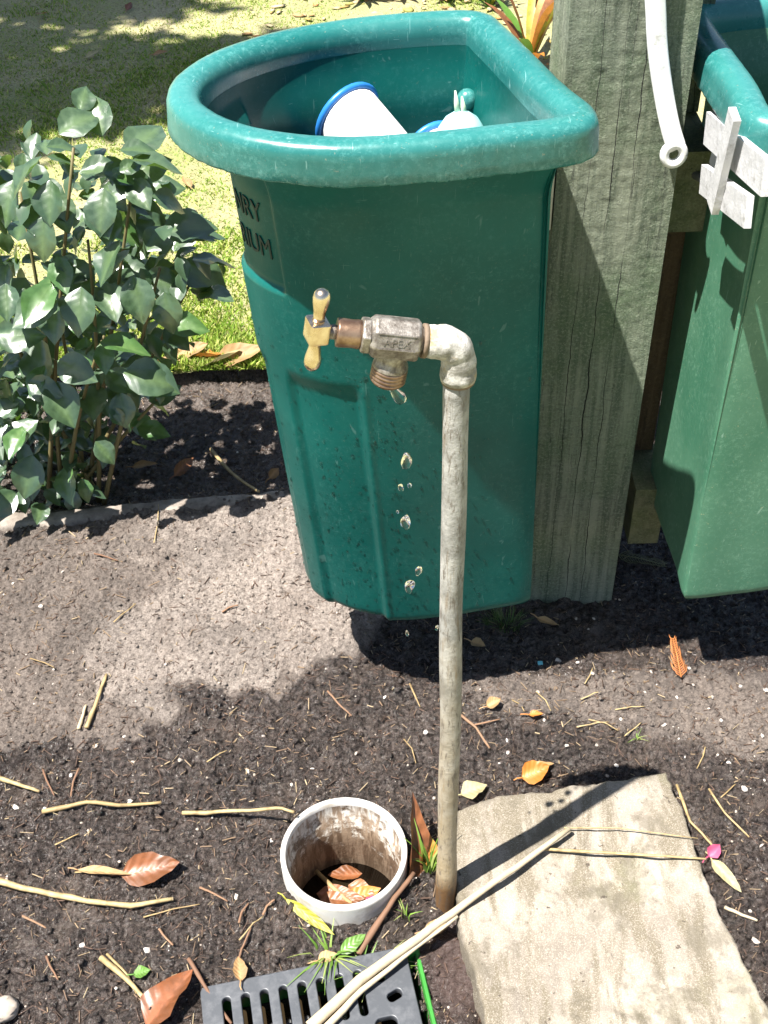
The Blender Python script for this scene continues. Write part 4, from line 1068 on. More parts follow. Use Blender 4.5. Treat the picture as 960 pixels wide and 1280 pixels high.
stick('long pale palm stalk lying across the drain grate and sandstone slab', [(-0.1066, 0.6613) + (.016,), (-0.0463, 0.7180) + (.017,), (0.0515, 0.7815) + (.030,), (0.1318, 0.8313) + (.050,), (0.2375, 0.9070) + (.0445,)], .0078, 'pale_straw', 'stalk', None, 'palm_stalk', True, .42, 8, False)
stick('second strand of the palm stalk splitting off over the grate', [(-0.0900, 0.6589) + (.015,), (-0.0444, 0.7055) + (.016,), (0.0250, 0.7572) + (.024,), (0.0794, 0.7905) + (.036,)], .0050, 'pale_straw', 'stalk', None, 'palm_stalk', True, .4, 8, False)
stick('thin yellow stem lying straight across the middle of the slab', [(0.2003, 0.8819) + (.0435,), (0.2842, 0.8732) + (.0435,), (0.3571, 0.8661) + (.0435,), (0.4112, 0.8620) + (.040,)], .0022, 'straw', 'stem', None, 'dry_stalk', True)
stick('hair-thin straw stem near the upper edge of the slab', [(0.2312, 0.9141) + (.0432,), (0.3011, 0.9119) + (.0434,), (0.4071, 0.8923) + (.043,)], .0011, 'straw', 'stem', None, 'dry_stalk', True)
stick('straw stalk in the shaded bed between rose bush and green bin', [(-0.3354, 1.8287), (-0.2875, 1.7540), (-0.2269, 1.6594)], .0038)
stick('orange brown twig by the standpipe above the slab', [(0.1061, 1.1358), (0.1285, 1.1125), (0.1458, 1.0753)], .0024, 'twig')
stick('thin brown twig crossing the orange twig above the slab', [(0.1229, 1.1172), (0.1657, 1.1262)], .0015, 'twig')
stick('thin straw left of the standpipe, leaning on a soil clod', [(0.0321, 1.2006), (0.0464, 1.1562)], .0015)
stick('short twig on the damp soil right of the slab', [(0.4503, 0.9951), (0.4639, 0.9548), (0.4879, 0.9155)], .0017, 'straw')
stick('white twig on the damp soil beyond the slab corner', [(0.4313, 0.8126), (0.4491, 0.7995), (0.4676, 0.7900)], .0026, 'pale_straw')
stick('straw lying along the right edge of the slab', [(0.4064, 1.0034), (0.4133, 0.9435), (0.4354, 0.9021)], .0022, 'straw')
FINE = [((0.2910, 1.1600), (0.3232, 1.1713)), ((0.2776, 1.1073), (0.3268, 1.1160)), ((0.2976, 1.1216), (0.3387, 1.1008)), ((0.3402, 1.1397), (0.3859, 1.1443)), ((0.3465, 1.0902), (0.3740, 1.1114)), ((0.1875, 1.1636), (0.2033, 1.1400)), ((0.2258, 1.1779), (0.2432, 1.1386)), ((0.0201, 1.0941), (0.0362, 1.0504)), ((0.3015, 1.1910), (0.3185, 1.2226)), ((0.4643, 0.9812), (0.4892, 1.0006)), ((0.4597, 1.0645), (0.4406, 1.0298)), ((0.3941, 0.9702), (0.3975, 0.9311)), ((-0.4011, 1.5224), (-0.4067, 1.6274)), ((-0.4436, 1.3355), (-0.4141, 1.3791)), ((-0.5683, 1.2714), (-0.5260, 1.2500)), ((-0.2683, 1.0607), (-0.2406, 1.0812)), ((-0.4676, 0.9334), (-0.4374, 0.9515)), ((-0.2018, 0.7833), (-0.1726, 0.8161)), ((-0.3309, 0.8209), (-0.2589, 0.8395)), ((-0.4322, 0.8889), (-0.3825, 0.8837))]
FINE_TWIG = [((-0.2034, 0.8057), (-0.1927, 0.8340)), ((-0.2038, 0.7401), (-0.1871, 0.7968)), ((-0.3077, 0.8032), (-0.2869, 0.7803)), ((-0.4475, 0.7687), (-0.4261, 0.7360)), ((-0.2614, 0.8655), (-0.2218, 0.8407)), ((-0.5037, 1.5064), (-0.4582, 1.4809)), ((-0.2681, 1.3501), (-0.2427, 1.3635)), ((-0.5089, 1.0618), (-0.4822, 1.0124)), ((-0.1726, 0.8161), (-0.1576, 0.8329)), ((-0.4558, 1.0600), (-0.4591, 1.0117)), ((-0.0944, 1.1893), (-0.0573, 1.1415)), ((-0.4900, 0.8257), (-0.4549, 0.8076))]
PEBBLES = [((-0.6326, 1.4434), 0.0036), ((-0.4392, 1.1025), 0.0047), ((-0.3800, 1.0716), 0.0042), ((-0.3094, 1.0721), 0.0042), ((-0.3886, 1.1793), 0.0031), ((-0.3962, 1.1113), 0.0031), ((-0.5740, 1.3870), 0.0036), ((-0.4941, 0.9967), 0.0036), ((-0.3755, 1.0048), 0.0047), ((-0.4389, 0.9737), 0.0036), ((-0.1677, 0.9276), 0.0031), ((-0.1438, 1.0244), 0.0031), ((-0.4659, 1.0505), 0.0031), ((-0.3199, 0.7758), 0.0052), ((-0.4038, 0.7838), 0.0042), ((-0.2120, 0.8521), 0.0042), ((-0.2089, 1.0488), 0.0036), ((0.4934, 1.1636), 0.0047), ((0.4693, 1.2187), 0.0042), ((0.5420, 1.1823), 0.0047), ((0.5774, 1.1716), 0.0057), ((0.4816, 1.1378), 0.0031), ((0.4393, 1.1625), 0.0031), ((0.4085, 1.1102), 0.0036), ((0.5362, 1.0793), 0.0031), ((0.5501, 1.0876), 0.0036), ((0.1720, 1.0903), 0.0036), ((0.1723, 1.0686), 0.0031), ((0.2570, 1.0686), 0.0026), ((0.3169, 1.2113), 0.0036), ((0.3496, 1.2133), 0.0026), ((0.4076, 1.2096), 0.0036), ((0.3046, 1.0800), 0.0031), ((0.3460, 1.1229), 0.0031), ((0.3368, 1.3290), 0.0031), ((0.3088, 1.3336), 0.0026), ((0.2688, 1.2458), 0.0047), ((0.2986, 1.2414), 0.0036), ((0.4261, 1.5072), 0.0047), ((0.2286, 1.1809), 0.0036), ((0.4897, 1.0422), 0.0031), ((-0.0068, 1.1815), 0.0036), ((0.0528, 1.1077), 0.0047), ((0.4276, 1.0513), 0.0031), ((0.2385, 0.9887), 0.0026), ((-0.4394, 0.7259), 0.0031), ((-0.5372, 1.0007), 0.0036), ((-0.5262, 0.8857), 0.0042), ((-0.2552, 0.9782), 0.0026), ((-0.3474, 1.2386), 0.0021), ((-0.5527, 1.4690), 0.0026), ((0.5012, 0.9935), 0.0042), ((0.4590, 0.7636), 0.0047), ((0.4543, 0.8433), 0.0031), ((0.5011, 0.9025), 0.0036), ((0.3909, 1.1720), 0.0026), ((0.4673, 1.1850), 0.0026), ((0.2317, 1.1239), 0.0026), ((0.0898, 1.1671), 0.0026), ((0.1405, 1.1888), 0.0026), ((0.2365, 1.0650), 0.0031), ((0.3266, 1.0406), 0.0031), ((0.4945, 1.1147), 0.0031), ((0.5346, 1.0128), 0.0031), ((-0.2537, 0.7849), 0.0031), ((-0.3748, 0.9054), 0.0026), ((-0.1889, 1.1086), 0.0026), ((-0.1157, 1.0556), 0.0026), ((-0.0513, 1.0748), 0.0026)]
for p, q in FINE:
    stick('hair-thin dry straw lying loose on the soil', [p, ((p[0] + q[0]) / 2 + .003, (p[1] + q[1]) / 2 + .002), q], .0011, 'straw', 'straw', 'loose thin straws on the soil', 'dry_straw', None, .7, 5, False)
for p, q in FINE_TWIG:
    stick('dark thin twig half buried in the wet soil', [p, ((p[0] + q[0]) / 2 - .003, (p[1] + q[1]) / 2 + .002), q], .0018, 'twig', 'twig', 'dark twigs in the wet soil', 'thin_twig', None, .7, 5, False)

fallen('brown curled magnolia leaf lying by the end of the long straw stick', (-0.3694, 0.8833, 0.0000), .082, .044, 8, 'brown_leaf', 4, 18, .4, -.18)
fallen('grey straw-coloured leaf stalk folded beside the brown curled leaf', (-0.4291, 0.8900, 0.0000), .075, .012, -6, 'tan_leaf', 3, 0, .5, .1)
fallen('large reddish brown leaf at the left corner of the drain grate', (-0.3066, 0.6714, 0.0000), .085, .055, 55, 'brown_leaf', 10, -20, .35, .1)
fallen('rust orange leaf standing upright between drain pipe and standpipe', (0.0201, 0.8544, 0.0000), .122, .040, 80, 'brown_leaf', 40, 58, .55, .12, z=.008)
fallen('small torn orange leaf tucked beside the foot of the standpipe', (0.0405, 0.8802, 0.0000), .045, .030, 70, 'orange_leaf', 40, 50, .4, .2, z=.012)
fallen('pale yellow leaf at the slab edge beside the standpipe', (0.0978, 0.9933, 0.0000), .040, .030, 20, 'pale_leaf', 10, -10, .15, .1)
fallen('orange brown leaf on the soil just above the slab', (0.1877, 1.0244, 0.0000), .043, .034, 15, 'orange_leaf', 14, 20, .5, -.3)
fallen('tan leaf scrap beside the orange leaf above the slab', (0.2075, 1.0363, 0.0000), .03, .018, 20, 'tan_leaf', 14, -20, .4, .2)
fallen('curled tan leaf in the shade in front of the post', (0.2426, 1.3272, 0.0000), .042, .013, -40, 'tan_leaf', 6, 10, .5, -.2)
fallen('small brown leaf in the bin shadow near the standpipe', (0.1324, 1.2828, 0.0000), .026, .018, -30, 'tan_leaf', 10, 10, .4, .1)
fallen('crumpled pale tan leaf above the slab', (0.1471, 1.1496, 0.0000), .024, .020, 20, 'tan_leaf', 12, 10, .7, -.3)
fallen('small orange leaf scrap near the crumpled pale leaf', (0.2084, 1.1307, 0.0000), .022, .011, 0, 'orange_leaf', 10, 0, .4, .1)
fallen('yellow green strap leaf against the front of the drain pipe', (-0.1438, 0.8313, 0.0000), .084, .016, -38, 'yellow_leaf', -2, 30, .3, -.03, z=.026)
fallen('dark green scrap of leaf between drain pipe and grate', (-0.0712, 0.7576, 0.0000), .040, .020, 35, 'green_leaf', 10, 10, .3, .1)
fallen('small tan leaf scrap on top edge of the grate', (-0.0997, 0.7520, 0.0000), .026, .018, 20, 'tan_leaf', 8, 0, .3, .1)
fallen('dry tan leaf scrap hanging over the grate slots', (-0.1946, 0.7240, 0.0000), .034, .018, 100, 'tan_leaf', 4, 10, .4, .1, z=.017)
fallen('small green leaf scrap near the pale straw stub', (-0.3325, 0.7396, 0.0000), .022, .016, 15, 'green_leaf', 8, 0, .2, .1)
fallen('tan leaf scrap on the mud between grate and slab', (0.0365, 0.7873, 0.0000), .034, .022, 15, 'tan_leaf', 6, 0, .3, .1)
fallen('yellow and white withered petal leaf at the right slab edge', (0.4289, 0.8826, 0.0000), .058, .018, -62, 'pale_leaf', 5, 20, .4, .1)
o = fallen('crumpled pink petal at the tip of the yellow stem', (0.4251, 0.8852, 0.0000), .022, .018, 40, 'pink', 20, 20, .7, -.4)
fallen('brown leaf in the shaded bed behind the edging', (-0.3968, 1.7493, -0.0200), .055, .026, 50, 'brown_leaf', 14, 30, .5, .1)
fallen('grey brown leaf flat on the shaded bed near the rose stems', (-0.4817, 1.7791, -0.0200), .05, .018, 8, 'tan_leaf', 6, 10, .4, .1)
fallen('small tan leaf against the foot of the green bin', (-0.2150, 1.7368, -0.0200), .028, .020, 50, 'tan_leaf', 20, 30, .3, .1)
for i, (p, L_, h, mt) in enumerate((((-0.5483, 2.0796, -0.0000), .06, 10, 'brown_leaf'), ((-0.5124, 2.1129, 0.0000), .07, -8, 'brown_leaf'), ((-0.4426, 2.0948, 0.0000), .07, 15, 'tan_leaf'), ((-0.3755, 2.0627, 0.0000), .075, 12, 'pale_leaf'), ((-0.3466, 2.0757, 0.0000), .09, 8, 'tan_leaf'), ((-0.3961, 2.1013, 0.0000), .06, -20, 'orange_leaf'), ((-0.4778, 2.0533, 0.0000), .05, 30, 'tan_leaf'), ((-0.5760, 2.0637, 0.0000), .05, 5, 'orange_leaf'))):
    fallen('dry curled leaf in the row caught along the lawn edge', p, L_ * 1.25, L_ * .6, h, mt, 10, 22 * (-1) ** i, .5, -.15, group='dead leaves along the lawn edge', z=.012)
for i, p in enumerate(((-0.6802, 3.7385, 0.0000), (-0.8859, 3.7277, 0.0000), (-0.8157, 4.1348, 0.0000), (-0.4705, 2.8441, 0.0000), (-1.0614, 3.2878, 0.0000), (-0.9241, 2.6435, 0.0000), (-1.0850, 4.1332, -0.0000), (-0.4045, 3.0452, 0.0000))):
    fallen('single dead leaf lying out on the lawn grass', p, .05, .024, 40 * i, ('tan_leaf', 'pale_leaf', 'brown_leaf')[i % 3], 8, 10, .3, -.1, group='dead leaves on the lawn', z=.024)
pp = Vector((*PVC_C, -.095))
for i, (dx, dy, L_, W_, h, mt) in enumerate(((-.045, .022, .07, .034, -12, 'brown_leaf'), (-.005, .006, .055, .030, 20, 'orange_leaf'), (.02, .052, .05, .026, 185, 'brown_leaf'), (.022, -.002, .03, .022, 20, 'pink'), (-.045, .004, .06, .028, 5, 'brown_leaf'), (.0, .034, .045, .028, -30, 'brown_leaf'))):
    fallen(('brown leaf floating on the water inside the drain pipe', 'orange leaf floating on the water inside the drain pipe', 'dark brown leaf against the far wall inside the drain pipe', 'pink petal floating inside the drain pipe', 'brown leaf against the near wall inside the drain pipe', 'short brown leaf in the middle of the drain pipe water')[i], (pp.x + dx, pp.y + dy), L_, W_, h, mt, 4, 8, .25, -.05, z=pp.z + .002, stalk=0)
v, f = tube([(-.046, .052, .012), (-.012, .018, .005), (.022, -.012, .003)], [.0030, .0036, .0026], 7)
tag(part('dry_stick', make_mesh('dry_stick', v, f, M['straw']), None, pp + Vector((0, 0, .001))), 'straw stick floating inside the drain pipe', 'stick')
tag(part('plastic_scrap', bev_box('plastic_scrap', (.008, .007, .003), M['blue_bit'], .001), None, Vector((0.2389, 1.2386, 0.0000)) + Vector((0, 0, .006))), 'tiny light blue plastic scrap on the shaded soil', 'scrap')
for i, (p, s_) in enumerate(PEBBLES):
    v = IV * (1 + .3 * (rng.random((12, 1)) - .5)) * np.array([1.25, .6 + .5 * rng.random(), .40]) * s_ * (.8 + .35 * rng.random()); v = v + (rng.random((12, 3)) - .5) * s_ * .45
    o = part('shell_chip', make_mesh('shell_chip', v, IF, M['pebble'], False), None, (p[0], p[1], gz(p[0], p[1]) + s_ * .3)); o.rotation_euler = (rng.random() * .5, rng.random() * .5, rng.random() * 6)
    tag(o, 'pale shell or stone chip lying loose on the soil', 'stone chip', 'pale chips on the soil')
p = (-0.4859, 0.6985); v = IV * (1 + .3 * (rng.random((12, 1)) - .5)) * np.array([1, .9, .6]) * .020
bm = bmesh.new(); bm.from_mesh(make_mesh('tmp', v, IF, M['concrete'])); bmesh.ops.subdivide_edges(bm, edges=bm.edges[:], cuts=2, smooth=.6); me = bpy.data.meshes.new('pale_stone'); bm.to_mesh(me); bm.free(); me.materials.append(M['grit']); me.polygons.foreach_set('use_smooth', [True] * len(me.polygons))
tag(part('pale_stone', me, None, (p[0], p[1], gz(*p) + .008)), 'thumb-sized pale stone on the soil left of the large reddish leaf', 'stone')

# small weeds
def tuft(name, label, c, n_, rad_, h, mat, spread, w_=.0022):
    Vv = []; Ff = []
    for i in range(n_):
        a = random.random() * 6.28; r_ = rad_ * random.random() ** .6; x, y = math.cos(a) * r_, math.sin(a) * r_ * .6
        hh_ = h * (.5 + .6 * random.random()); la = a + random.uniform(-.6, .6); ln = spread * (.3 + random.random()); k = len(Vv); ww = w_ * (.6 + .6 * random.random())
        tx, ty = -math.sin(la) * ww / 2, math.cos(la) * ww / 2
        for t in (0, .35, .7, 1):
            m_ = 1 - t * .9; px_, py_, pz_ = x + math.cos(la) * ln * t * t, y + math.sin(la) * ln * t * t, hh_ * (t - .25 * t * t * ln / max(h, .01)) - .004 * (t == 0)
            Vv += [(px_ - tx * m_, py_ - ty * m_, pz_), (px_ + tx * m_, py_ + ty * m_, pz_)]
        for q in range(3): Ff.append((k + q * 2, k + q * 2 + 1, k + q * 2 + 3, k + q * 2 + 2))
    o = part(name, make_mesh(name, Vv, Ff, M[mat]), None, (c[0], c[1], gz(c[0], c[1]) + .001)); return tag(o, label, 'weed')
M['weed'] = mat_island('weed_blades', [(0, (.10, .20, .025)), (.6, (.18, .30, .05)), (1, (.32, .36, .12))], .5, .3)
M['shade_weed'] = mat_island('dark_weed_blades', [(0, (.05, .11, .02)), (.7, (.09, .17, .03)), (1, (.25, .26, .12))], .5, .3)
tuft('grass_tuft', 'small green grass tuft in the shade between green bin and post', (0.1929, 1.3256), 120, .030, .032, 'shade_weed', .022, .0016)
tuft('grass_weed', 'fresh green grass blades sprouting at the foot of the standpipe', (0.0480, 0.8775), 20, .012, .065, 'weed', .036, .0052)
tuft('weed_sprout', 'tiny bright green sprout between drain pipe and mud', (0.0143, 0.8082), 8, .006, .020, 'weed', .016, .0032)
tuft('grass_weed', 'limp green blades lying over the upper edge of the drain grate', (-0.0856, 0.7634), 22, .022, .030, 'weed', .050, .0048)
tuft('grass_weed', 'wilted grass blades poking through the grate below the palm stalk', (-0.0416, 0.7406), 20, .020, .026, 'weed', .050, .0044)
tuft('weed_sprout', 'yellow green sprout beside the hair-thin straws above the slab', (0.3642, 1.0896), 5, .005, .014, 'weed', .016, .0026)
def conifer(label, p, q, mat, w_, dz):
    p = Vector((*p, 0)); q = Vector((*q, 0)); p.z = gmax(p.x, p.y) + .003; q.z = gmax(q.x, q.y) + dz; d = q - p; mb = MB(); mb.add(*tube([(0, 0, 0), d * .5 + Vector((0, 0, .003)), d], [.0012, .0010, .0006], 5))
    sd_ = Vector((-d.y, d.x, 0)).normalized()
    for i in range(34):
        t = (i // 2 + .5) / 17; s_ = 1 if i % 2 else -1; b0 = d * t; ln = w_ * (1 - t * .6) * random.uniform(.7, 1.2)
        mb.add(*tube([b0, b0 + sd_ * s_ * ln * .6 + d.normalized() * ln * .5, b0 + sd_ * s_ * ln * .8 + d.normalized() * ln * 1.1 + Vector((0, 0, .002))], [.0009, .0009, .0003], 4))
    tag(part('conifer_sprig', mb.mesh('conifer_sprig', M[mat]), None, p), label, 'conifer sprig')
conifer('orange dead conifer sprig at the edge of the bin shadow', (0.4512, 1.1968), (0.4495, 1.2642), 'dead_conifer', .014, .022)
conifer('faded conifer sprig lying in the shade beside the post', (0.3964, 1.4705), (0.4739, 1.4440), 'grey_conifer', .018, .006)

# ================================================================== ROSE BUSH
RBASE = Vector((-0.5728, 1.6832, -0.0200))
bush = thing('rose_bush', 'leafy green rose bush growing in the low bed behind the edging', 'shrub', RBASE)
BP = [(-0.8308, 1.7000, -0.0495), (-0.7031, 1.7000, 0.4781), (-0.6179, 1.7000, 0.6134), (-0.5486, 1.7000, 0.6501), (-0.4799, 1.7000, 0.6921), (-0.4083, 1.7000, 0.6962), (-0.3615, 1.7000, 0.6573), (-0.3128, 1.7000, 0.5776), (-0.2644, 1.7000, 0.4642), (-0.2761, 1.7000, 0.3976), (-0.3606, 1.7000, 0.3302), (-0.3471, 1.7000, 0.2309), (-0.4226, 1.7000, 0.1460), (-0.5102, 1.7000, 0.0943), (-0.5495, 1.7000, 0.0001), (-0.6593, 1.7000, -0.0256)]
BP2 = [(p[0], p[2]) for p in BP]
stem_mb = []
tops = [(-0.4366, 1.6600, 0.6846), (-0.3341, 1.6300, 0.5004), (-0.3665, 1.6800, 0.6093), (-0.5295, 1.6600, 0.6179), (-0.5442, 1.7600, 0.4380), (-0.4327, 1.6200, 0.5572), (-0.6473, 1.7200, 0.4647), (-0.3524, 1.6600, 0.2600), (-0.4336, 1.6000, 0.3992), (-0.3036, 1.7200, 0.4240)]
curves = []
for i, t in enumerate(tops):
    t = Vector(t) - RBASE; b0 = Vector((random.uniform(-.06, .06), random.uniform(-.02, .03), -.02)); mid = b0.lerp(t, .5) + Vector((random.uniform(-.03, .03), random.uniform(-.03, .03), .03))
    P = bez(b0, mid, t, 9); curves.append(P); v, f = tube(P, [.0048 - .0026 * k / 8 for k in range(9)], 7)
    part('stem', make_mesh('rose_stem', v, f, M['stem']), bush)
LM = [leaf_me('rose_leaf', 1, .72, 'rose_leaf', f_, c_, 1, 6, tw, .25) for f_, c_, tw in ((.28, .16, 0), (.18, .22, .15), (.36, .10, -.15), (.22, .28, .1))]
LS = [leaf_me('young_rose_leaf', 1, .60, 'rose_small', f_, c_, 1, 6, 0, .25) for f_, c_ in ((.25, .15), (.35, .2))]
def put_leaf(pos, size, az, droop, roll, me, name='leaf'):
    o = part(name, me, bush); o.location = pos; o.scale = (size, size, size)
    o.rotation_mode = 'QUATERNION'; o.rotation_quaternion = Quaternion((0, 0, 1), az) @ Quaternion((0, 1, 0), droop) @ Quaternion((1, 0, 0), roll)
    return o
KEY = [((-0.4478, 1.6400, 0.7148), .072, 40, -15, 25), ((-0.3917, 1.6600, 0.7016), .066, 105, -40, -20), ((-0.4796, 1.6400, 0.6830), .075, 215, 30, 10), ((-0.4689, 1.6200, 0.6554), .066, 260, 55, 5), ((-0.3507, 1.6400, 0.6731), .075, -5, 10, -10), ((-0.3700, 1.6600, 0.6789), .055, 10, 5, 10), ((-0.3940, 1.6200, 0.6406), .07, 255, 50, -10), ((-0.5294, 1.6400, 0.6472), .07, 245, 50, 0), ((-0.4148, 1.6200, 0.6222), .062, 300, 45, 20), ((-0.3304, 1.6400, 0.6157), .06, 20, 30, 20), ((-0.3802, 1.6000, 0.5668), .075, 230, 40, 10), ((-0.3147, 1.6600, 0.5312), .068, 10, 5, 0), ((-0.2885, 1.6600, 0.4955), .070, 15, 12, -15), ((-0.3676, 1.5800, 0.5173), .072, 290, 50, 0), ((-0.3279, 1.6000, 0.4760), .066, 285, 60, 10), ((-0.5614, 1.6200, 0.5204), .075, 240, 45, 0), ((-0.5397, 1.6000, 0.4899), .062, 270, 60, 0), ((-0.4907, 1.5800, 0.4724), .062, 260, 50, 10), ((-0.4214, 1.5800, 0.3044), .060, 280, 55, 0), ((-0.4840, 1.6000, 0.6092), .068, 250, 60, -10), ((-0.4221, 1.6800, 0.7297), .05, 80, -30, 25)]
for p, sz_, az, dr, ro in KEY: put_leaf(Vector(p) - RBASE, sz_, R(az), R(dr), R(ro), random.choice(LM))
cnt = 0; cpts = [q for P in curves for q in P[2:]]
while cnt < 180:
    xx = random.uniform(-.95, -.20); zz = random.uniform(.03, .74)
    if not in_poly(np.array([xx]), np.array([zz]), BP2)[0]: continue
    ctr = -.55; hw = .16 * (1 - ((zz - .35) / .55) ** 2)
    yy = 1.70 + random.uniform(-1, 1) * max(.04, hw)
    # shift with depth so that the bush keeps its girth rather than a slab outline
    xx = ctr + (xx - ctr) * (1 - .25 * abs(yy - 1.70) / .16)
    p = Vector((xx, yy, zz)) - RBASE
    out = math.atan2(yy - 1.72, xx - ctr) + random.gauss(0, .8)
    low = zz < .30
    put_leaf(p, random.choice((.042, .055, .068, .078, .088)) * random.uniform(.9, 1.1) * (.85 if low else 1.0), out, .62 * max(0, -math.sin(out)) - .25 * max(0, math.sin(out)) + random.gauss(.05, .24), .5 * math.cos(out) + random.gauss(0, .22), random.choice(LM if random.random() < .8 else LS)); cnt += 1
# dense inner leaves
sv = []; sf = []
base_v = np.array([v.co[:] for v in LS[0].vertices]); base_f = [tuple(p.vertices) for p in LS[0].polygons]
k = 0
while k < 560:
    xx = random.uniform(-.95, -.22); zz = .64 * random.random() ** 1.5
    if not in_poly(np.array([xx]), np.array([zz]), BP2)[0]: continue
    q = Quaternion((0, 0, 1), random.random() * 6.28) @ Quaternion((0, 1, 0), random.gauss(.6, .4)); s_ = random.uniform(.03, .055); yy = 1.74 + random.uniform(-.13, .15)
    b0 = len(sv)
    for vv0 in base_v: sv.append(tuple(q @ Vector(vv0 * s_) + Vector((xx, yy, zz)) - RBASE))
    sf += [tuple(i_ + b0 for i_ in g) for g in base_f]; k += 1
me = make_mesh('inner_leaves', sv, sf, M['rose_leaf']); tag(part('inner_leaves', me, bush), 'dense inner leaves', kind='stuff')

# ================================================================== PLANTS BEHIND THE BIN
def strap_plant(label, p, leaves):
    t = thing('strap_leaf_plant', label, 'plant', p)
    for (az, ln, h, wd, mt) in leaves:
        a = R(az); P = [Vector((0, 0, 0)), Vector((math.cos(a) * ln * .35, math.sin(a) * ln * .35, h * .8)), Vector((math.cos(a) * ln, math.sin(a) * ln, h))]
        Q = bez(P[0], P[1], P[2], 8); v = []; f = []; sx = Vector((-math.sin(a), math.cos(a), 0))
        for i, q in enumerate(Q):
            w_ = wd * math.sin(math.pi * (.12 + .86 * i / 7)) / 2; v += [q - sx * w_ + Vector((0, 0, w_ * .3)), q, q + sx * w_ + Vector((0, 0, w_ * .3))]
        for i in range(7):
            for j in range(2): b0 = i * 3 + j; f.append((b0, b0 + 3, b0 + 4, b0 + 1))
        part('leaf', make_mesh('strap_leaf', v, f, M[mt]), t)
    return t
strap_plant('orange and green strap-leaved plant standing between the bin rim and the post', (0.4790, 3.5934, 0.0000), [(a, random.uniform(.10, .22), random.uniform(.08, .30), .034, random.choice(('orange_leaf', 'green_leaf', 'yellow_leaf', 'orange_leaf', 'brown_leaf'))) for a in range(0, 360, 21)])
strap_plant('low yellow green plant on the bare ground beyond the bin', (-0.0200, 4.1784, 0.0000), [(a, random.uniform(.06, .14), random.uniform(.05, .14), .022, random.choice(('yellow_leaf', 'green_leaf', 'tan_leaf'))) for a in range(0, 360, 26)])
strap_plant('small red-leaved plant beyond the bin', (0.1034, 4.2148, 0.0000), [(a, random.uniform(.05, .12), random.uniform(.05, .10), .026, random.choice(('brown_leaf', 'tan_leaf', 'orange_leaf'))) for a in range(0, 360, 33)])
for lab, p, cols in (('low red and yellow flowering plant behind the back rim of the bin', (0.2650, 4.1713, 0.0000), ('orange_leaf', 'yellow_leaf', 'green_leaf')), ('small green weedy plant near the strap-leaved plant', (0.4002, 4.1002, 0.0000), ('green_leaf', 'yellow_leaf', 'green_leaf')), ('straggly pink-flowered plant on the bare ground behind the bin', (0.3574, 4.3211, 0.0000), ('pink', 'green_leaf', 'tan_leaf'))):
    strap_plant(lab, p, [(a + random.uniform(-9, 9), random.uniform(.03, .11), random.uniform(.04, .13), random.uniform(.012, .024), random.choice(cols)) for a in range(0, 360, 15)])
v, f = tube([(0, 0, -.02), (.004, 0, .35), (-.004, .01, .75)], [.007, .006, .005], 8)
tag(part('garden_cane', make_mesh('garden_cane', v, f, M['twig']), None, (0.5035, 3.7047, 0.0000)), 'thin brown cane standing by the strap-leaved plant', 'cane')
n = 900; x = .55 + (rng.random(n) - .5) * 1.9; y = 3.5 + rng.random(n) * 1.6; sz = .006 + .016 * rng.random(n)
tag(part('leaf_litter', scatter('leaf_litter', x, y, np.full(n, .022), sz, mat_island('far_litter', [(0, (.42, .30, .16)), (.5, (.52, .42, .24)), (.8, (.35, .18, .06)), (1, (.30, .33, .08))], .8), (1, .6, .2), .4)), 'dry leaf litter on the bare ground beyond the bin', 'litter', kind='stuff')

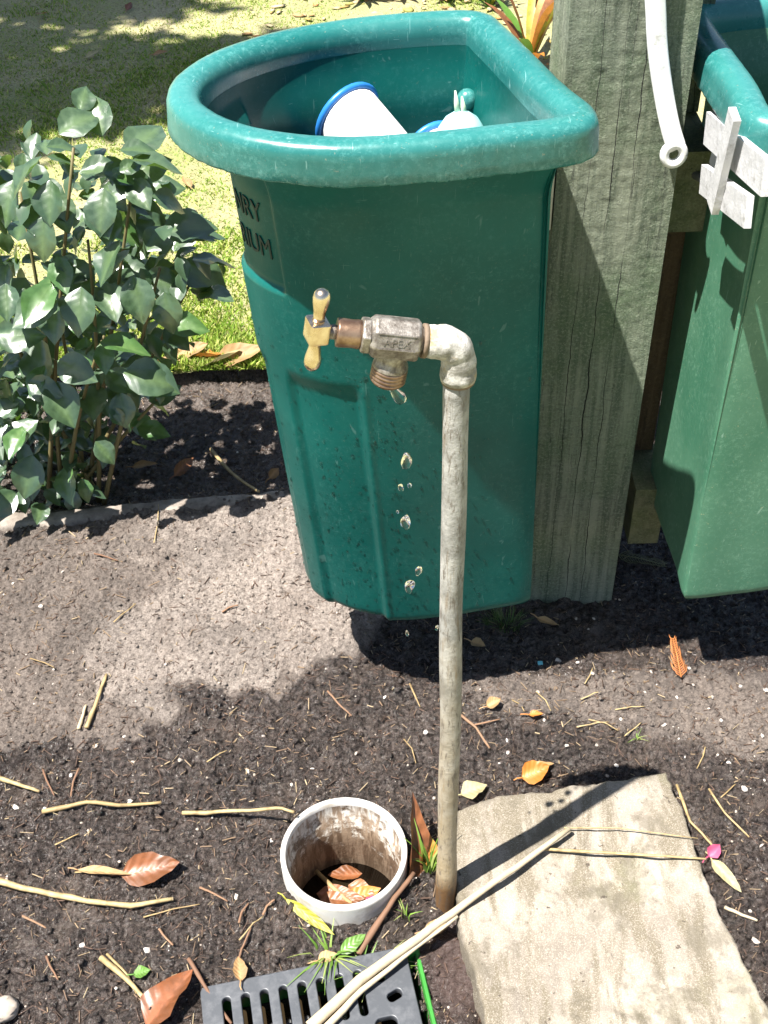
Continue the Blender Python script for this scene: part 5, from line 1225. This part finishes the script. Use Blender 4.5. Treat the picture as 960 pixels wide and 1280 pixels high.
# ================================================================== TREE THAT SHADES THE LAWN (stands left of the picture)
troot = Vector((-2.75, 2.95, 0))
tree = thing('shade_tree', 'broad leafy tree standing on the lawn and shading it', 'tree', troot)
hits = [(-1.1420, 3.8902, 0.0000), (-1.0379, 3.6264, 0.0000), (-0.8528, 3.5417, 0.0000), (-0.6764, 3.5711, 0.0000), (-0.9438, 3.3881, 0.0000), (-0.8175, 3.7871, 0.0000), (-0.5831, 3.7188, 0.0000), (-0.4088, 3.7191, 0.0000), (-0.2359, 3.7581, 0.0000), (-1.2866, 3.6437, 0.0000), (-1.1903, 3.3497, 0.0000), (-1.0501, 3.4511, 0.0000), (-0.5165, 3.5422, 0.0000), (-1.2394, 4.2897, 0.0000), (-1.0176, 4.2106, 0.0000), (-0.8585, 4.2442, 0.0000), (-0.7113, 4.2793, 0.0000), (-1.4155, 4.2724, 0.0000), (-1.1697, 4.5801, 0.0000), (-0.8273, 4.6391, 0.0000), (-0.5379, 4.7045, -0.0000), (-1.4044, 3.9094, 0.0000), (-0.7324, 3.3741, 0.0000), (-1.1167, 3.1382, 0.0000)]
cv = []; limbs = []
for i, h in enumerate(hits):
    H_ = 3.0 + (i * 37 % 11) * .13; c = Vector(h) - sd * (H_ / -sd.z) * 1.0; c.z = H_; limbs.append(c)
    ar = .13 if i < 13 else .17
    for k in range(150):
        d = Vector((random.gauss(0, 1), random.gauss(0, 1), random.gauss(0, .7))); d = d * (ar * .62) + c
        ax_ = Vector((random.gauss(0, 1), random.gauss(0, 1), random.gauss(0, .6))).normalized(); bx2 = ax_.orthogonal().normalized(); L_ = random.uniform(.045, .085)
        cv += [d - ax_ * L_, d + bx2 * L_ * .42, d + ax_ * L_, d - bx2 * L_ * .42]
cvn = np.array([tuple(p - troot) for p in cv]); part('crown', np_mesh('crown', cvn, np.arange(len(cvn)).reshape(-1, 4), M['tree_leaf']), tree)
mb = MB(); fork = Vector((.25, .0, 2.1)); mb.add(*tube([(0, 0, -.1), (.05, .02, .9), fork], [.13, .10, .08], 14))
for c in limbs[::2]:
    e_ = c - troot; mb.add(*tube(bez(fork - Vector((0, 0, .1)), fork.lerp(e_, .5) + Vector((0, 0, .3)), e_, 7), [.04 - .005 * k for k in range(7)], 7))
part('trunk', mb.mesh('trunk', M['bark']), tree)
